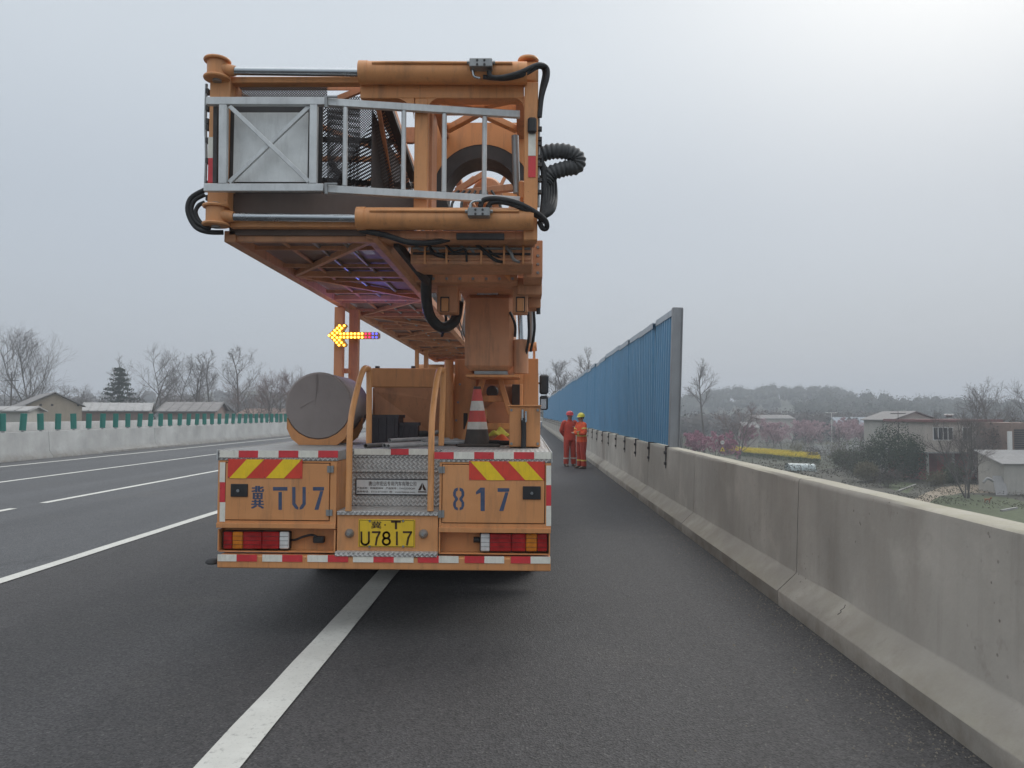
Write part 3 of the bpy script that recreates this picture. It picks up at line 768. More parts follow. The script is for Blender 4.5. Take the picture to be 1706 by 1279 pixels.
for k in (-1, 1): lg.prism([(c[0] + k * 0.002, dn - .0075, c[1] + s), (c[0] + k * s, dn - .0075, c[1] - s * .8), (c[0] + k * 0.014, dn - .0075, c[1] - s * .8), (c[0] + k * 0.002, dn - .0075, c[1] - s * .1)], (0, 0.001, 0))
lg.box(c[0] - s, c[0] + s, dn - .0075, dn - .0065, c[1] - s * 1.25, c[1] - s * 1.0)
lg.build('maker_emblem', PLATE_INK, npl)
# licence plate
lp = part('licence_plate', PLATE_YELLOW, 597, 691.5, 865, 911.5, -0.007, -0.001, truck, 0.003)
bd = MB()
for (a, c, p, q) in ((598.5, 690, 866.2, 866.9), (598.5, 690, 909.6, 910.3), (598.5, 599.2, 867, 909.5), (689.3, 690, 867, 909.5)): pbox(bd, a, c, p, q, -0.0085, -0.0072)
bd.build('plate_rim', PLATE_INK, lp)
fit_text('plate_character', '冀', PLATE_INK, lp, X(621), X(637.5), Z(880), Z(868), -0.0075)
fit_text('plate_character', '冀', PLATE_INK, lp, X(621) + .003, X(637.5) + .003, Z(880), Z(868), -0.0073)
MB().cyl((X(644.2), -0.0072, Z(874)), (X(644.2), -0.0085, Z(874)), 0.006, n=10).build('plate_dot', PLATE_INK, lp)
def strokes(name, lines, px0, px1, py0, py1, parent, w=0.014):
    """plate character drawn from stroke paths in unit coordinates (0..1 right, 0..1 down)"""
    b = MB()
    for ln in lines:
        pts = [P(px0 + (px1 - px0) * u, py0 + (py1 - py0) * v2) for u, v2 in ln]
        for p, q in zip(pts, pts[1:]):
            dx, dz = q.x - p.x, q.z - p.z; L = math.hypot(dx, dz) or 1; ex, ez = dx / L * w * .35, dz / L * w * .35; nx2, nz = -dz / L * w / 2, dx / L * w / 2
            b.prism([(p.x - ex + nx2, -0.0088, p.z - ez + nz), (q.x + ex + nx2, -0.0088, q.z + ez + nz), (q.x + ex - nx2, -0.0088, q.z + ez - nz), (p.x - ex - nx2, -0.0088, p.z - ez - nz)], (0, 0.0012, 0))
    return b.build(name, PLATE_INK, parent)
arc = lambda cx, cy, rx, ry, a0, a1, n=10: [(cx + rx * math.cos(RAD(a0 + (a1 - a0) * i / n)), cy + ry * math.sin(RAD(a0 + (a1 - a0) * i / n))) for i in range(n + 1)]
strokes('plate_character', [[(0, 0), (1, 0)], [(.5, 0), (.5, 1)]], 653, 667, 868.5, 880, lp, 0.016)
S7 = [[(0, 0), (1, 0), (.62, .45), (.45, 1)]]
strokes('plate_character', [[(0, 0), (0, .7)] + arc(.5, .72, .5, .27, 180, 0) + [(1, .7), (1, 0)]], 602.5, 615, 886, 907, lp)
strokes('plate_character', S7, 621, 633, 886, 907, lp)
strokes('plate_character', [arc(.5, .25, .42, .24, 0, 360, 16), arc(.5, .74, .5, .26, 0, 360, 16)], 638, 650, 886, 907, lp)
strokes('plate_character', [[(.5, 0), (.5, 1)]], 655, 668, 886, 907, lp)
strokes('plate_character', S7, 672.5, 685.5, 886, 907, lp)
bolt = MB().cyl((0, 0, 0), (0, -0.006, 0), 0.011, 0.008, 10).mesh('plate_bolt', CHROME, 40)
for px, py in ((616.5, 867.5), (672, 867.5), (616, 910), (672, 910)):
    p = P(px, py); link('plate_bolt', bolt, lp, (p.x, -0.007, p.z))
for px, py in ((582.5, 888), (705.5, 889)):
    p = P(px, py); MB().lathe([(0.0, -0.05), (0.012, -0.05), (0.02, -0.038), (0.032, -0.02), (0.034, 0.0)], (p.x, 0, p.z), 'Y', 16).build('plate_lamp', STEEL, truck, 40)

# lamp recesses, lamps, bumper
for a, c, zt in ((367, 562, 881), (733, 917.5, 885)):
    MB().box(X(a), X(c), 0.10, 0.12, Z(924), Z(zt) - 0.012).build('lamp_panel', ORANGE, truck)
    MB().box(X(a), X(c), 0.02, 0.098, Z(922.5), Z(920.5)).build('lamp_shelf', ORANGE, truck)
for x0, x1 in ((X(367), X(369)), (X(559.5), X(562)), (X(733), X(735)), (X(915.5), X(917.5))): MB().box(x0, x1, -0.0, 0.098, Z(920), Z(884)).build('lamp_cheek', ORANGE, truck)
def tail_lamp(segs, py0, py1, whole):
    o = part('tail_lamp', BLACK, whole[0], whole[1], py0 - 1, py1 + 1, 0.035, 0.098, truck, 0.008)
    for a, c, m in segs:
        s = part('lamp_lens', m, a + .3, c - .3, py0, py1, 0.012, 0.034, o, 0.007)
    for i in range(1, 4):
        py = py0 + (py1 - py0) * i / 4; part('lens_rib', BLACK, whole[0] + 2, whole[1] - 2, py - .25, py + .25, 0.010, 0.0122, o, 0)
    return o
tail_lamp([(371.5, 386.5, LENS_RED), (386.5, 404, LENS_AMBER), (404, 436, LENS_RED), (436, 465, LENS_RED), (465, 481, LENS_WHITE)], 886, 914.5, (370, 482))
tail_lamp([(800.5, 816, LENS_WHITE), (816, 852, LENS_RED), (852, 876, LENS_RED), (876, 895, LENS_AMBER), (895, 912, LENS_RED)], 889, 918.5, (799, 913.5))
MB().tube([P(483, 899, .08), P(492, 899, .07), P(505, 894, .05), P(520, 891, .05), P(531, 896, .06)], 0.009, 8).build('lamp_cable', RUBBER, truck, 50)
part('cable_plug', BLACK, 521, 539, 894, 905, 0.04, 0.09, truck, 0.006)
MB().cyl(P(789, 899, .06), P(799, 899, .06), 0.022, n=12).build('cable_gland', RUBBER, truck, 40)
bump_o = MB().box(X(361.5, -0.05, 935), X(917.5, -0.05, 935), -0.05, 0.10, Z(946.5), Z(926.0)).build('bumper', ORANGE, truck, 0, 0.006)
for a, c, rd in ((362.5, 394, 0), (394, 428, 1), (437, 470, 0), (470, 503.7, 1), (512, 546, 0), (546, 580, 1), (588, 622, 0), (622, 656, 1), (656, 689, 0), (696, 731, 1), (731, 764, 0), (774, 807, 1), (807, 840, 0), (851, 884, 1), (884, 917, 0)):
    yy = 922.5 + 4.0 * (a - 362) / 555; strip(a, c, yy + 1, yy + 12.5, -0.051, rd, bump_o)
q_ = P(354.5, 934, 0.04)
MB().lathe([(0, 0.02), (0.03, 0.018), (0.05, 0.004), (0.055, -0.012), (0.04, -0.022), (0, -0.022)], q_, 'Z', 20).build('corner_buffer', RUBBER, truck, 40)
MB().box(q_.x, X(364, 0.04, 935), 0.025, 0.055, q_.z - 0.012, q_.z + 0.012).build('buffer_bracket', DARK, truck)

# handrails beside the steps
def handrail(bx, bd0, mid, top, rear):
    MB().tube([P(bx, 851, -0.005), P(bx + 1, 800, 0.01), mid, P(*top[0]), P(*top[1]), P(*top[2]), P(*top[3]), rear], 0.024, 12, 7).build('handrail', BRIGHT_ORANGE, truck, 60)
handrail(580.5, 0, P(584, 705, 0.06), ((596, 645, 0.30), (605, 617, 0.43), (612, 614, 0.5), (615, 628, 0.55)), P(614.5, 741, 0.56))
handrail(717, 0, P(719.5, 705, 0.06), ((726, 645, 0.30), (731, 619, 0.43), (736, 617, 0.5), (738.5, 628, 0.55)), P(735, 742, 0.56))

# tarpaulin-covered reel in its cradle
dc = 1.0; cc = P(530.5, 676, dc); R = 0.295
reel = MB().lathe([(0.0, -0.012), (0.10, -0.010), (0.22, -0.004), (R - 0.01, 0.0), (R, 0.012), (R + 0.002, 0.3), (R - 0.003, 0.5), (R, 0.74), (R - .01, .75), (0, 0.755)], (cc.x, dc, cc.z), 'Y', 48).build('covered_reel', TARP, truck, 40)
MB().ring((cc.x, dc + 0.02, cc.z), (cc.x, dc + 0.035, cc.z), R + 0.006, R - 0.01, 48).build('tarpaulin_hem', TARP, reel, 50)
sm = MB().tube([(cc.x - 0.02 + 0.004 * math.sin(i), dc - 0.013 + 0.006 * max(0, i - 3) / 3, cc.z + R * 0.97 - i * 0.055) for i in range(7)], 0.004, 6, 3); sm.build('seam', TARP, reel)
for k in (0, 1):
    d0 = dc + 0.0 + 0.5 * k; cr_ = []
    for t in range(11):
        a = math.pi * (1.02 + 0.96 * t / 10); cr_.append((cc.x + (R + 0.004) * math.cos(a), d0, cc.z + (R + 0.004) * math.sin(a)))
    lo = ZD + 0.002
    pl = [(cc.x - R - .025, d0, cc.z - .0)] + cr_ + [(cc.x + R + .025, d0, cc.z - .0), (cc.x + R + 0.005, d0, cc.z - .12), (cc.x + 0.20, d0, lo), (cc.x - 0.20, d0, lo), (cc.x - R - .005, d0, cc.z - .12)]
    pl = [(q[0], q[1], max(q[2], lo)) for q in pl]
    poly = [q for q in pl if q[2] < cc.z - 0.10]
    arcp = [q for q in cr_ if q[2] < cc.z - 0.09]
    outl = [(cc.x - R - 0.005, d0, cc.z - 0.09)] + arcp + [(cc.x + R + 0.005, d0, cc.z - 0.09), (cc.x + R + .0, d0, cc.z - .17), (cc.x + 0.21, d0, lo), (cc.x - 0.21, d0, lo), (cc.x - R, d0, cc.z - .17)]
    n2 = len(arcp)
    b = MB()                                  # strips between the arc and the lower outline, so that the concave plate fills cleanly
    for i in range(n2 - 1):
        p, q = arcp[i], arcp[i + 1]
        def low(x):
            u = abs(x - cc.x); return lo if u <= 0.21 else lo + (u - 0.21) / (R - 0.21) * (cc.z - 0.17 - lo)
        b.prism([p, q, (q[0], d0, low(q[0])), (p[0], d0, low(p[0]))], (0, 0.045, 0))
    b.build('reel_cradle', ORANGE, truck)

# control box and machinery on the deck
cbx = MB().box(X(617, 1.65), X(741, 1.65), 1.65, 2.9, Z(645, 1.65), Z(613, 1.65)).build('equipment_box', ORANGE, truck, 0, 0.008)
b = MB(); x0, x1 = X(620, 1.75), X(738, 1.75); zt = Z(645, 1.65) - 0.002
b.prism([(x0, 1.75, ZD + .003), (x0, 1.75, zt), (x0, 2.8, zt), (x0, 2.8, ZD + .003)], (0.04, 0, 0))
b.add([(x0 + .04, 1.656, zt), (x1, 1.656, zt), (x1, 1.70, zt - .13), (x0 + .04, 1.665, zt - .04)], [(0, 1, 2, 3)])
b.add([(x0 + .04, 1.665, zt - .04), (x1, 1.70, zt - .13), (x1, 1.85, ZD + .003), (x0 + .04, 1.70, ZD + .003)], [(0, 1, 2, 3)])
b.prism([(x1, 1.75, ZD + .003), (x1, 1.75, zt), (x1, 2.8, zt), (x1, 2.8, ZD + .003)], (-0.03, 0, 0))
b.build('sloping_chute', ORANGE_DULL, truck, 0, 0.003)
for px in (628, 688): part('lifting_lug', DARK, px - 3, px + 3, 609.5, 613.5, 2.0, 2.06, cbx, 0)
MB().cyl(P(748, 742, 1.7), P(748, 600, 1.7), 0.045, n=16).build('riser_pipe', ORANGE, truck, 40)
part('turret_plate', ORANGE, 757, 792, 598, 741, 1.9, 1.94, truck, 0.004)
part('turret_plate', ORANGE, 792, 897, 622, 690, 2.3, 2.34, truck, 0.004)
slot = part('slot', DARK, 772, 779, 688, 715, 1.893, 1.899, truck, 0.01)
for p0, p1 in ((P(806, 628, 1.5), P(772, 738, 1.5)), (P(832, 628, 1.5), P(850, 690, 1.5)), (P(800, 664, 1.55), P(846, 664, 1.55)), (P(806, 710, 1.55), P(850, 710, 1.55)), (P(806, 680, 1.55), P(806, 742, 1.55))):
    MB().beam(p0, p1, 0.05, 0.06).build('support_strut', ORANGE, truck, 0, 0.004)
part('machinery_block', ORANGE_DULL, 797, 860, 640, 715, 2.0, 2.25, truck, 0.02)
MB().lathe([(0, 0), (0.13, 0.0), (0.15, 0.03), (0.15, 0.2), (0, 0.2)], P(832, 690, 1.75), 'Y', 24).build('drive_motor', ORANGE_DULL, truck, 40)
MB().lathe([(0, 0), (0.05, 0.0), (0.06, 0.02), (0.06, 0.1), (0, 0.1)], P(820, 652, 1.7), 'Y', 16).build('hose_coupling', DARK, truck, 40)
part('turret_plate', ORANGE_DULL, 742, 897, 628, 738, 2.6, 2.63, truck, 0.004)
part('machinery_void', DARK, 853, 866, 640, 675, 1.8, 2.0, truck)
part('side_post', ORANGE, 872, 896.5, 597, 741, 1.5, 1.62, truck, 0.005)
part('side_post', ORANGE, 866, 871, 640, 677, 1.1, 1.2, truck, 0.004)
bxr = part('valve_box', ORANGE, 848.5, 900, 677, 744.5, 0.72, 1.05, truck, 0.006)
part('box_lid', ORANGE, 845, 902, 674.5, 677, 0.70, 1.07, truck, 0.003)
MB().tube([P(872, 747.5, 0.68), P(872.5, 720, 0.695), P(872, 696, 0.70)], 0.022, 10, 4).build('rubber_hose', RUBBER, truck, 50)
for px, py in ((870.5, 696), (876, 699)): MB().cyl(P(px, py + 4, 0.69), P(px, py - 14, 0.69), 0.011, n=10).build('hose_fitting', CHROME, truck, 40)

# ---- boom: folded lattice truss over the deck
BX0, BX1, BZ0, BZ1 = X(380, -0.45, 390), X(621, -0.45, 390), Z(392, -0.45, 400), Z(150, -0.45, 500)
Y0B, Y1B = -0.42, 11.9
for x, z in ((BX0, BZ0), (BX1, BZ0), (BX0, BZ1), (BX1, BZ1)):
    MB().box(x - 0.04, x + 0.04, Y0B, Y1B, z - 0.04, z + 0.04).build('truss_chord', ORANGE_DULL, truck, 0, 0.004)
nb = 9; bay = (Y1B - Y0B) / nb
for i in range(nb + 1):
    yy = Y0B + 0.05 + i * bay * 0.992
    MB().box(BX0 + .04, BX1 - .04, yy - 0.025, yy + 0.025, BZ0 - 0.03, BZ0 + 0.02).build('cross_member', ORANGE_DULL, truck, 0, 0.003)
    if i: MB().box(BX0 + .04, BX1 - .04, yy - 0.02, yy + 0.02, BZ1 - 0.02, BZ1 + 0.02).build('cross_member', ORANGE_DULL, truck, 0, 0.003)
    for x in (BX0, BX1):
        if i: MB().box(x - .02, x + .02, yy - 0.02, yy + 0.02, BZ0 + 0.04, BZ1 - 0.04).build('truss_upright', ORANGE_DULL, truck, 0, 0.003)
    if i < nb:
        s = i % 2; y2 = yy + bay
        xa, xb = (BX0 + .05, BX1 - .05) if s else (BX1 - .05, BX0 + .05)
        MB().beam((xa, yy + .04, BZ0 - 0.005), (xb, y2 - .04, BZ0 - 0.005), 0.04, 0.045).build('truss_diagonal', ORANGE_DULL, truck, 0, 0.003)
        MB().beam((xb, yy + .04, BZ1), (xa, y2 - .04, BZ1), 0.035, 0.035).build('truss_diagonal', ORANGE_DULL, truck, 0, 0.003)
        for x in (BX0, BX1):
            za, zb = (BZ0 + .05, BZ1 - .05) if s else (BZ1 - .05, BZ0 + .05)
            MB().beam((x, yy + .03, za), (x, y2 - .03, zb), 0.03, 0.035).build('truss_diagonal', ORANGE_DULL, truck, 0, 0.003)
MB().box(BX0 + .03, BX1 - .03, Y0B + .1, Y1B, BZ0 + 0.03, BZ0 + 0.034).build('walkway_mesh', MESH_H, truck)
for x, zz in ((BX0 + 0.045, 0.62), (BX1 - 0.045, 0.95)):
    MB().box(x - .002, x + .002, Y0B + .1, Y1B, BZ0 + 0.05, BZ0 + zz).build('side_mesh', MESH_V, truck)
for i in range(nb * 2):                       # light stringers and service pipes under the walkway
    yy = Y0B + 0.05 + (i + .5) * bay * 0.496
    MB().box(BX0 + .04, BX1 - .04, yy - 0.012, yy + 0.012, BZ0 - 0.01, BZ0 + 0.02).build('stringer', ORANGE_DULL, truck)
for u in (.30, .52, .74): MB().cyl((BX0 + (BX1 - BX0) * u, Y0B + .1, BZ0 + .012), (BX0 + (BX1 - BX0) * u, Y1B, BZ0 + .012), .013, n=8).build('service_pipe', STEEL if u > .5 else ORANGE_DULL, truck, 40)
for k in range(4):                            # solid kick plates and trays under the walkway
    yy = 0.4 + k * 2.7
    MB().box(BX0 + 0.25, BX1 - 0.12, yy, yy + 1.7, BZ0 + 0.036, BZ0 + 0.05).build('walkway_tray', TRAY, truck)
MB().box(BX0 + 0.1, BX1 - 0.1, 11.0, 11.06, BZ0 + .06, BZ1 - .06).build('bulkhead', ORANGE_DULL, truck)
for x in (BX0, BX1): MB().tube([(x + (0.07 if x == BX0 else -0.07), Y0B + .2 + t * 1.9, BZ1 - 0.30 + 0.02 * math.sin(t * 2)) for t in range(7)], 0.022, 8, 3).build('cable_run', RUBBER, truck, 50)

# end frame: posts, beams, portal with rounded corners
dF = -0.52
lpst = part('end_post', ORANGE, 347, 381, 126, 372, dF, dF + 0.14, truck, 0.006)
for pa, pb, rd in ((228, 263, 0), (263, 304, 1)): strip(346.5, 356, pa, pb, dF, rd, lpst)
clampm = MB().box(-0.02, 0.0, -0.02, 0.02, -0.018, 0.018).mesh('hose_clamp', DARK)
for py in (150, 178, 200, 210, 232, 266, 304, 328): p = P(346, py, dF); link('hose_clamp', clampm, truck, (p.x, p.y + .03, p.z))
MB().tube([P(344, 140, dF + .02), P(342.5, 200, dF + .02), P(343.5, 260, dF + .02), P(342, 310, dF + .02)], 0.010, 8).build('hydraulic_pipe', STEEL, truck, 50)
MB().tube([P(341, 316, dF), P(318, 330, dF), P(313, 352, dF), P(325, 377, dF), P(345, 386, dF), P(372, 387, dF + .05)], 0.017, 10).build('rubber_hose', RUBBER, truck, 50)
MB().tube([P(341, 324, dF), P(324, 334, dF), P(319, 352, dF), P(330, 372, dF), P(350, 381, dF)], 0.015, 10).build('rubber_hose', RUBBER, truck, 50)
MB().tube([P(341, 337, dF), P(331, 342, dF), P(326, 354, dF), P(334, 370, dF), P(349, 377, dF)], 0.014, 10).build('rubber_hose', RUBBER, truck, 50)
rpst = part('end_post', ORANGE, 873, 896, 136, 400, dF, dF + 0.12, truck, 0.006)
strip(880, 892.5, 222, 259, dF, 0, rpst); strip(880, 892.5, 260, 295, dF, 1, rpst)
ml = part('marker_lamp', BLACK, 879, 894, 194, 220, dF - 0.04, dF - 0.001, rpst, 0.012)
part('top_beam', ORANGE, 382, 604, 127, 137, dF + .02, dF + 0.1, truck, 0.004)
part('top_beam', ORANGE, 600, 873, 138, 163, dF + .03, dF + 0.15, truck, 0.004)
part('mesh_panel', MESH_X, 382, 545, 139, 165, dF + 0.16, dF + 0.165, truck, 0)
part('sheet_panel', ORANGE_DULL, 382, 700, 139, 150, dF + 0.17, dF + 0.18, truck, 0.003)
MB().beam(P(600, 150, dF + .18), P(560, 166, dF + .18), 0.03, 0.04).build('corner_strut', ORANGE_DULL, truck)
pstm = part('portal_post', ORANGE, 690, 712, 163.2, 350, dF + .03, dF + 0.14, truck, 0.005)
part('portal_post', ORANGE_DULL, 712.4, 720, 175, 350, dF + .14, dF + 0.42, truck, 0.003)
def gusset(px, py, sx, sy, r):
    c = P(px, py, dF + .04); e1 = P(px + sx * r, py, dF + .04); e2 = P(px, py + sy * r, dF + .04)
    rx, rz = e1.x - c.x, e2.z - c.z
    cen = (c.x + rx, c.z + rz); b = MB()
    pts = [(cen[0] - rx * math.cos(t * math.pi / 16), cen[1] - rz * math.sin(t * math.pi / 16)) for t in range(9)]
    for (xa, za), (xb, zb) in zip(pts, pts[1:]): b.add([(c.x, dF + .035, c.z), (xa, dF + .035, za), (xb, dF + .035, zb), (c.x, dF + .055, c.z), (xa, dF + .055, za), (xb, dF + .055, zb)], [(0, 1, 2), (5, 4, 3), (1, 4, 5, 2), (0, 3, 4, 1), (2, 5, 3, 0)])
    b.build('corner_gusset', ORANGE, truck)
gusset(712, 163.2, 1, 1, 22); gusset(873, 163.2, -1, 1, 18); gusset(690, 163.2, -1, 1, 34)
# left mouth of the truss: slanted dark side wings of mesh behind the gate
MB().add([P(545, 175, -0.3), P(640, 168, -0.28), P(684, 268, 0.5), P(690, 330, 0.5), P(545, 330, -0.3)], [(0, 1, 2, 3, 4)]).build('mesh_wing', MESH_X, truck)
for p0, p1, w in ((P(642, 165, -0.3), P(690, 300, 0.4), 0.06), (P(535, 232, 0.0), P(690, 236, 0.6), 0.05), (P(550, 270, 0), P(600, 335, .4), 0.04), (P(535, 300, 0), P(690, 310, .5), 0.05)):
    MB().beam(p0, p1, w, w * .6).build('wing_bar', DARK, truck)
for p0, p1 in ((P(645, 160, -0.2), P(692, 305, 0.7)), (P(660, 225, 0.3), P(692, 225, 0.3)),):
    MB().beam(p0, p1, 0.03, 0.12).build('wing_stay', ORANGE_DULL, truck)
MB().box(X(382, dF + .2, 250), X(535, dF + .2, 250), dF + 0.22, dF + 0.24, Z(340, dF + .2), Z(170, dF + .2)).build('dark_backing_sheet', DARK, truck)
part('lower_beam', ORANGE, 382, 600, 368, 378, dF + .02, dF + .09, truck, 0.004)
part('lower_sheet', paint('dark_brown_sheet', (0.13, 0.095, 0.08), .65, var=.2, dirt=.5, scale=3), 382, 690, 322, 392, dF + .1, dF + .12, truck)  # dark brown sheet closing the gaps behind the lower cylinder
MB().add([P(535, 160, -0.2), P(600, 160, -0.2), P(600, 340, 0.4), P(535, 340, 0.2)], [(0, 1, 2, 3)]).build('mesh_wing', MESH_X, truck)

# right-hand truss behind the portal: V braces, ring plate, ring
TX0, TX1 = X(712, dF, 250), X(873, dF, 250); ztop = Z(150, dF, 790); zlow = Z(385, dF, 790)
for x in (TX0 + .03, TX1 - .03):
    MB().box(x - .03, x + .03, -0.36, 7.0, ztop - .03, ztop + .03).build('truss_chord', ORANGE_DULL, truck, 0, 0.004)
    MB().box(x - .03, x + .03, -0.36, 1.2, zlow - .03, zlow + .03).build('truss_chord', ORANGE_DULL, truck, 0, 0.004)
xm = (TX0 + TX1) / 2
for yy in (-0.19, 2.0, 3.5, 5.0): MB().box(TX0 + .06, TX1 - .06, yy - .03, yy + .03, ztop - .035, ztop + .025).build('cross_member', ORANGE, truck, 0, 0.003)
for x in (TX0 + .06, TX1 - .06):
    MB().beam((x, -0.38, ztop), (xm, -0.25, ztop), 0.05, 0.05).build('brace', ORANGE, truck, 0, 0.003)
    MB().beam((xm, -0.14, ztop), (x, 0.20, ztop), 0.05, 0.05).build('brace', ORANGE, truck, 0, 0.003)
    MB().beam((x, 2.05, ztop), (xm, 3.45, ztop), 0.06, 0.05).build('brace', ORANGE, truck, 0, 0.003)
MB().cyl((xm, -0.22, ztop - .03), (xm, -0.22, ztop + .035), 0.09, n=18).build('brace_node', ORANGE, truck, 40)
dR = 0.32; rc = P(803, 322, dR); ro = 0.40
pxl, pxr, pzt, pzb = X(716, dR, 250), X(873, dR, 250), Z(204, dR, 790), Z(352, dR, 790)
b = MB(); N = 40
ringpts = [(rc.x + ro * math.cos(2 * math.pi * i / N), rc.z + ro * math.sin(2 * math.pi * i / N)) for i in range(N + 1)]
for i in range(N):
    (xa, za), (xb, zb) = ringpts[i], ringpts[i + 1]
    if (za + zb) / 2 < rc.z - 0.1: continue
    b.prism([(xa, dR, za), (xb, dR, zb), (xb, dR, pzt), (xa, dR, pzt)], (0, 0.03, 0)) if abs(xa - xb) > 1e-5 else None
xl, xr = min(p[0] for p in ringpts), max(p[0] for p in ringpts)
if pxl < xl: b.box(pxl, xl, dR, dR + .03, pzb, pzt)
if pxr > xr: b.box(xr, pxr, dR, dR + .03, pzb, pzt)
b.build('ring_plate', ORANGE, truck)
MB().ring((rc.x, dR + .004, rc.z), (rc.x, dR + 0.32, rc.z), ro + .012, ro - .11, 48).build('slewing_ring', DARK, truck, 40)
for p0, p1, w in ((P(760, 318, 1.1), P(806, 290, 1.1), .05), (P(770, 322, 1.0), P(860, 312, 1.0), .06), (P(828, 322, 1.2), P(846, 285, 1.2), .03), (P(745, 330, 1.2), P(790, 295, 1.2), .03)):
    MB().beam(p0, p1, w, w).build('inner_linkage', ORANGE_DULL, truck, 0, 0.003)
for i in range(7): MB().tube([P(735 + i * 17, 352, 0.75), P(740 + i * 15, 335, 0.85), P(765 + i * 9, 318, 0.95)], 0.012, 6, 4).build('inner_hose', RUBBER, truck, 50)
MB().lathe([(0, 0), (0.12, 0.0), (0.14, 0.03), (0.14, 0.24), (0, 0.24)], P(812, 318, 1.15), 'Y', 20).build('swivel_motor', ORANGE_DULL, truck, 40)
cov = MB().cyl(P(858, 226, dF + 0.2), P(861, 322, dF + 0.2), 0.026, n=12).build('gas_strut', STEEL, truck, 40)
part('strut_bracket', ORANGE, 864, 874, 300, 330, dF + .16, dF + .26, truck, 0.01)

# cylinders across the end frame
def cylinder(yc, x_lug, xr0, xr1, xb1, bl0, bl1, dd):
    root = link('hydraulic_cylinder', None, truck)
    a = P(xr0, yc, dd); c = P(xr1, yc + 3, dd); e2 = P(xb1, yc + 4, dd)
    MB().cyl((a.x - 0.02, dd, a.z), (c.x + 0.1, dd, c.z), 0.028, n=20).build('rod', CHROME, root, 40)
    MB().cyl((c.x, dd, c.z), (e2.x, dd, e2.z), 0.076, n=28).build('barrel', ORANGE, root, 40)
    MB().cyl((c.x - 0.02, dd, c.z), (c.x + 0.04, dd, c.z), 0.080, n=28).build('gland', ORANGE, root, 40)
    MB().tube([(c.x + 0.08, dd - 0.07, c.z + 0.035), (c.x + 0.3, dd - 0.076, c.z + 0.036), (e2.x - 0.1, dd - 0.076, e2.z + 0.036)], 0.010, 8, 3).build('feed_pipe', ORANGE, root, 50)
    L = P(x_lug, yc - 2, dd)
    for sz in (-1, 1): MB().lathe([(0, -0.009), (0.088, -0.009), (0.092, 0), (0.088, 0.009), (0, 0.009)], (L.x, dd, L.z + sz * 0.062), 'Z', 24).build('lug_plate', ORANGE, root, 40)
    MB().cyl((L.x, dd, L.z - 0.052), (L.x, dd, L.z + 0.052), 0.068, n=22).build('rod_eye', ORANGE, root, 40)
    MB().cyl((L.x, dd, L.z - 0.085), (L.x, dd, L.z + 0.09), 0.03, n=14).build('pin', STEEL, root, 40)
    MB().cyl((L.x + 0.03, dd, L.z), (a.x, dd, a.z), 0.052, 0.035, n=18).build('rod_clevis', ORANGE, root, 40)
    vb = pbox(MB(), bl0, bl1, yc - 22 if yc < 200 else yc - 16, yc - 8 if yc < 200 else yc - 2, dd - 0.15, dd - 0.05).build('valve_block', STEEL, root, 0, 0.004)
    for px, py in ((bl0 + 13, 4), (bl0 + 13, 11), (bl0 + 25, 4), (bl0 + 25, 11)):
        p = P(px, (yc - 22 if yc < 200 else yc - 16) + py, dd - .15); MB().cyl((p.x, p.y, p.z), (p.x, p.y - 0.004, p.z), 0.008, n=8).build('block_bolt', DARK, root)
    for px in (bl0 - 4, bl1 + 1): MB().cyl(P(px, yc - 14 if yc < 200 else yc - 9, dd - .1), P(px + 4, yc - 14 if yc < 200 else yc - 9, dd - .1), 0.013, n=8).build('block_fitting', STEEL, root)
    return root
cylinder(118, 362, 392, 604, 878, 782, 820, dF - 0.02)
cylinder(361, 360, 390, 600, 889, 779, 816, dF - 0.02)
part('pivot_cap', ORANGE, 868, 897, 100, 137, dF + .01, dF + .11, truck, 0.02)
MB().lathe([(0, -0.01), (0.07, -0.01), (0.075, 0), (0.07, 0.012), (0, 0.02)], P(880, 101, dF + .06), 'Z', 20).build('pivot_disc', ORANGE, truck, 40)
MB().tube([P(788, 116, dF - .12), P(790, 127, dF - .12), P(800, 130, dF - .12)], 0.009, 8).build('steel_pipe', CHROME, truck, 50)
MB().tube([P(815, 118, dF - .12), P(818, 128, dF - .12), P(840, 128, dF - .12), P(868, 120, dF - .1), P(895, 108, dF - .06), P(910, 112, dF), P(912, 128, dF), P(903, 160, dF), P(899, 195, dF)], 0.017, 10).build('rubber_hose', RUBBER, truck, 50)
MB().tube([P(805, 128, dF - .10), P(840, 131, dF - .1), P(872, 124, dF - .08), P(898, 111, dF - .03), P(907, 120, dF + .04), P(902, 150, dF + .04), P(897, 195, dF + .04)], 0.015, 10).build('rubber_hose', RUBBER, truck, 50)
MB().tube([P(897.5, 195, dF + .04), P(898, 250, dF + .04), P(897, 300, dF + .04), P(897, 345, dF + .04)], 0.009, 8).build('hydraulic_pipe', STEEL, truck, 50)
for py in (215, 232, 240, 262, 275, 300, 320): p = P(899, py, dF + .03); link('pipe_clamp', MB().box(-0.012, 0.016, -0.02, 0.02, -0.012, 0.012).mesh('pipe_clamp', DARK), truck, p)
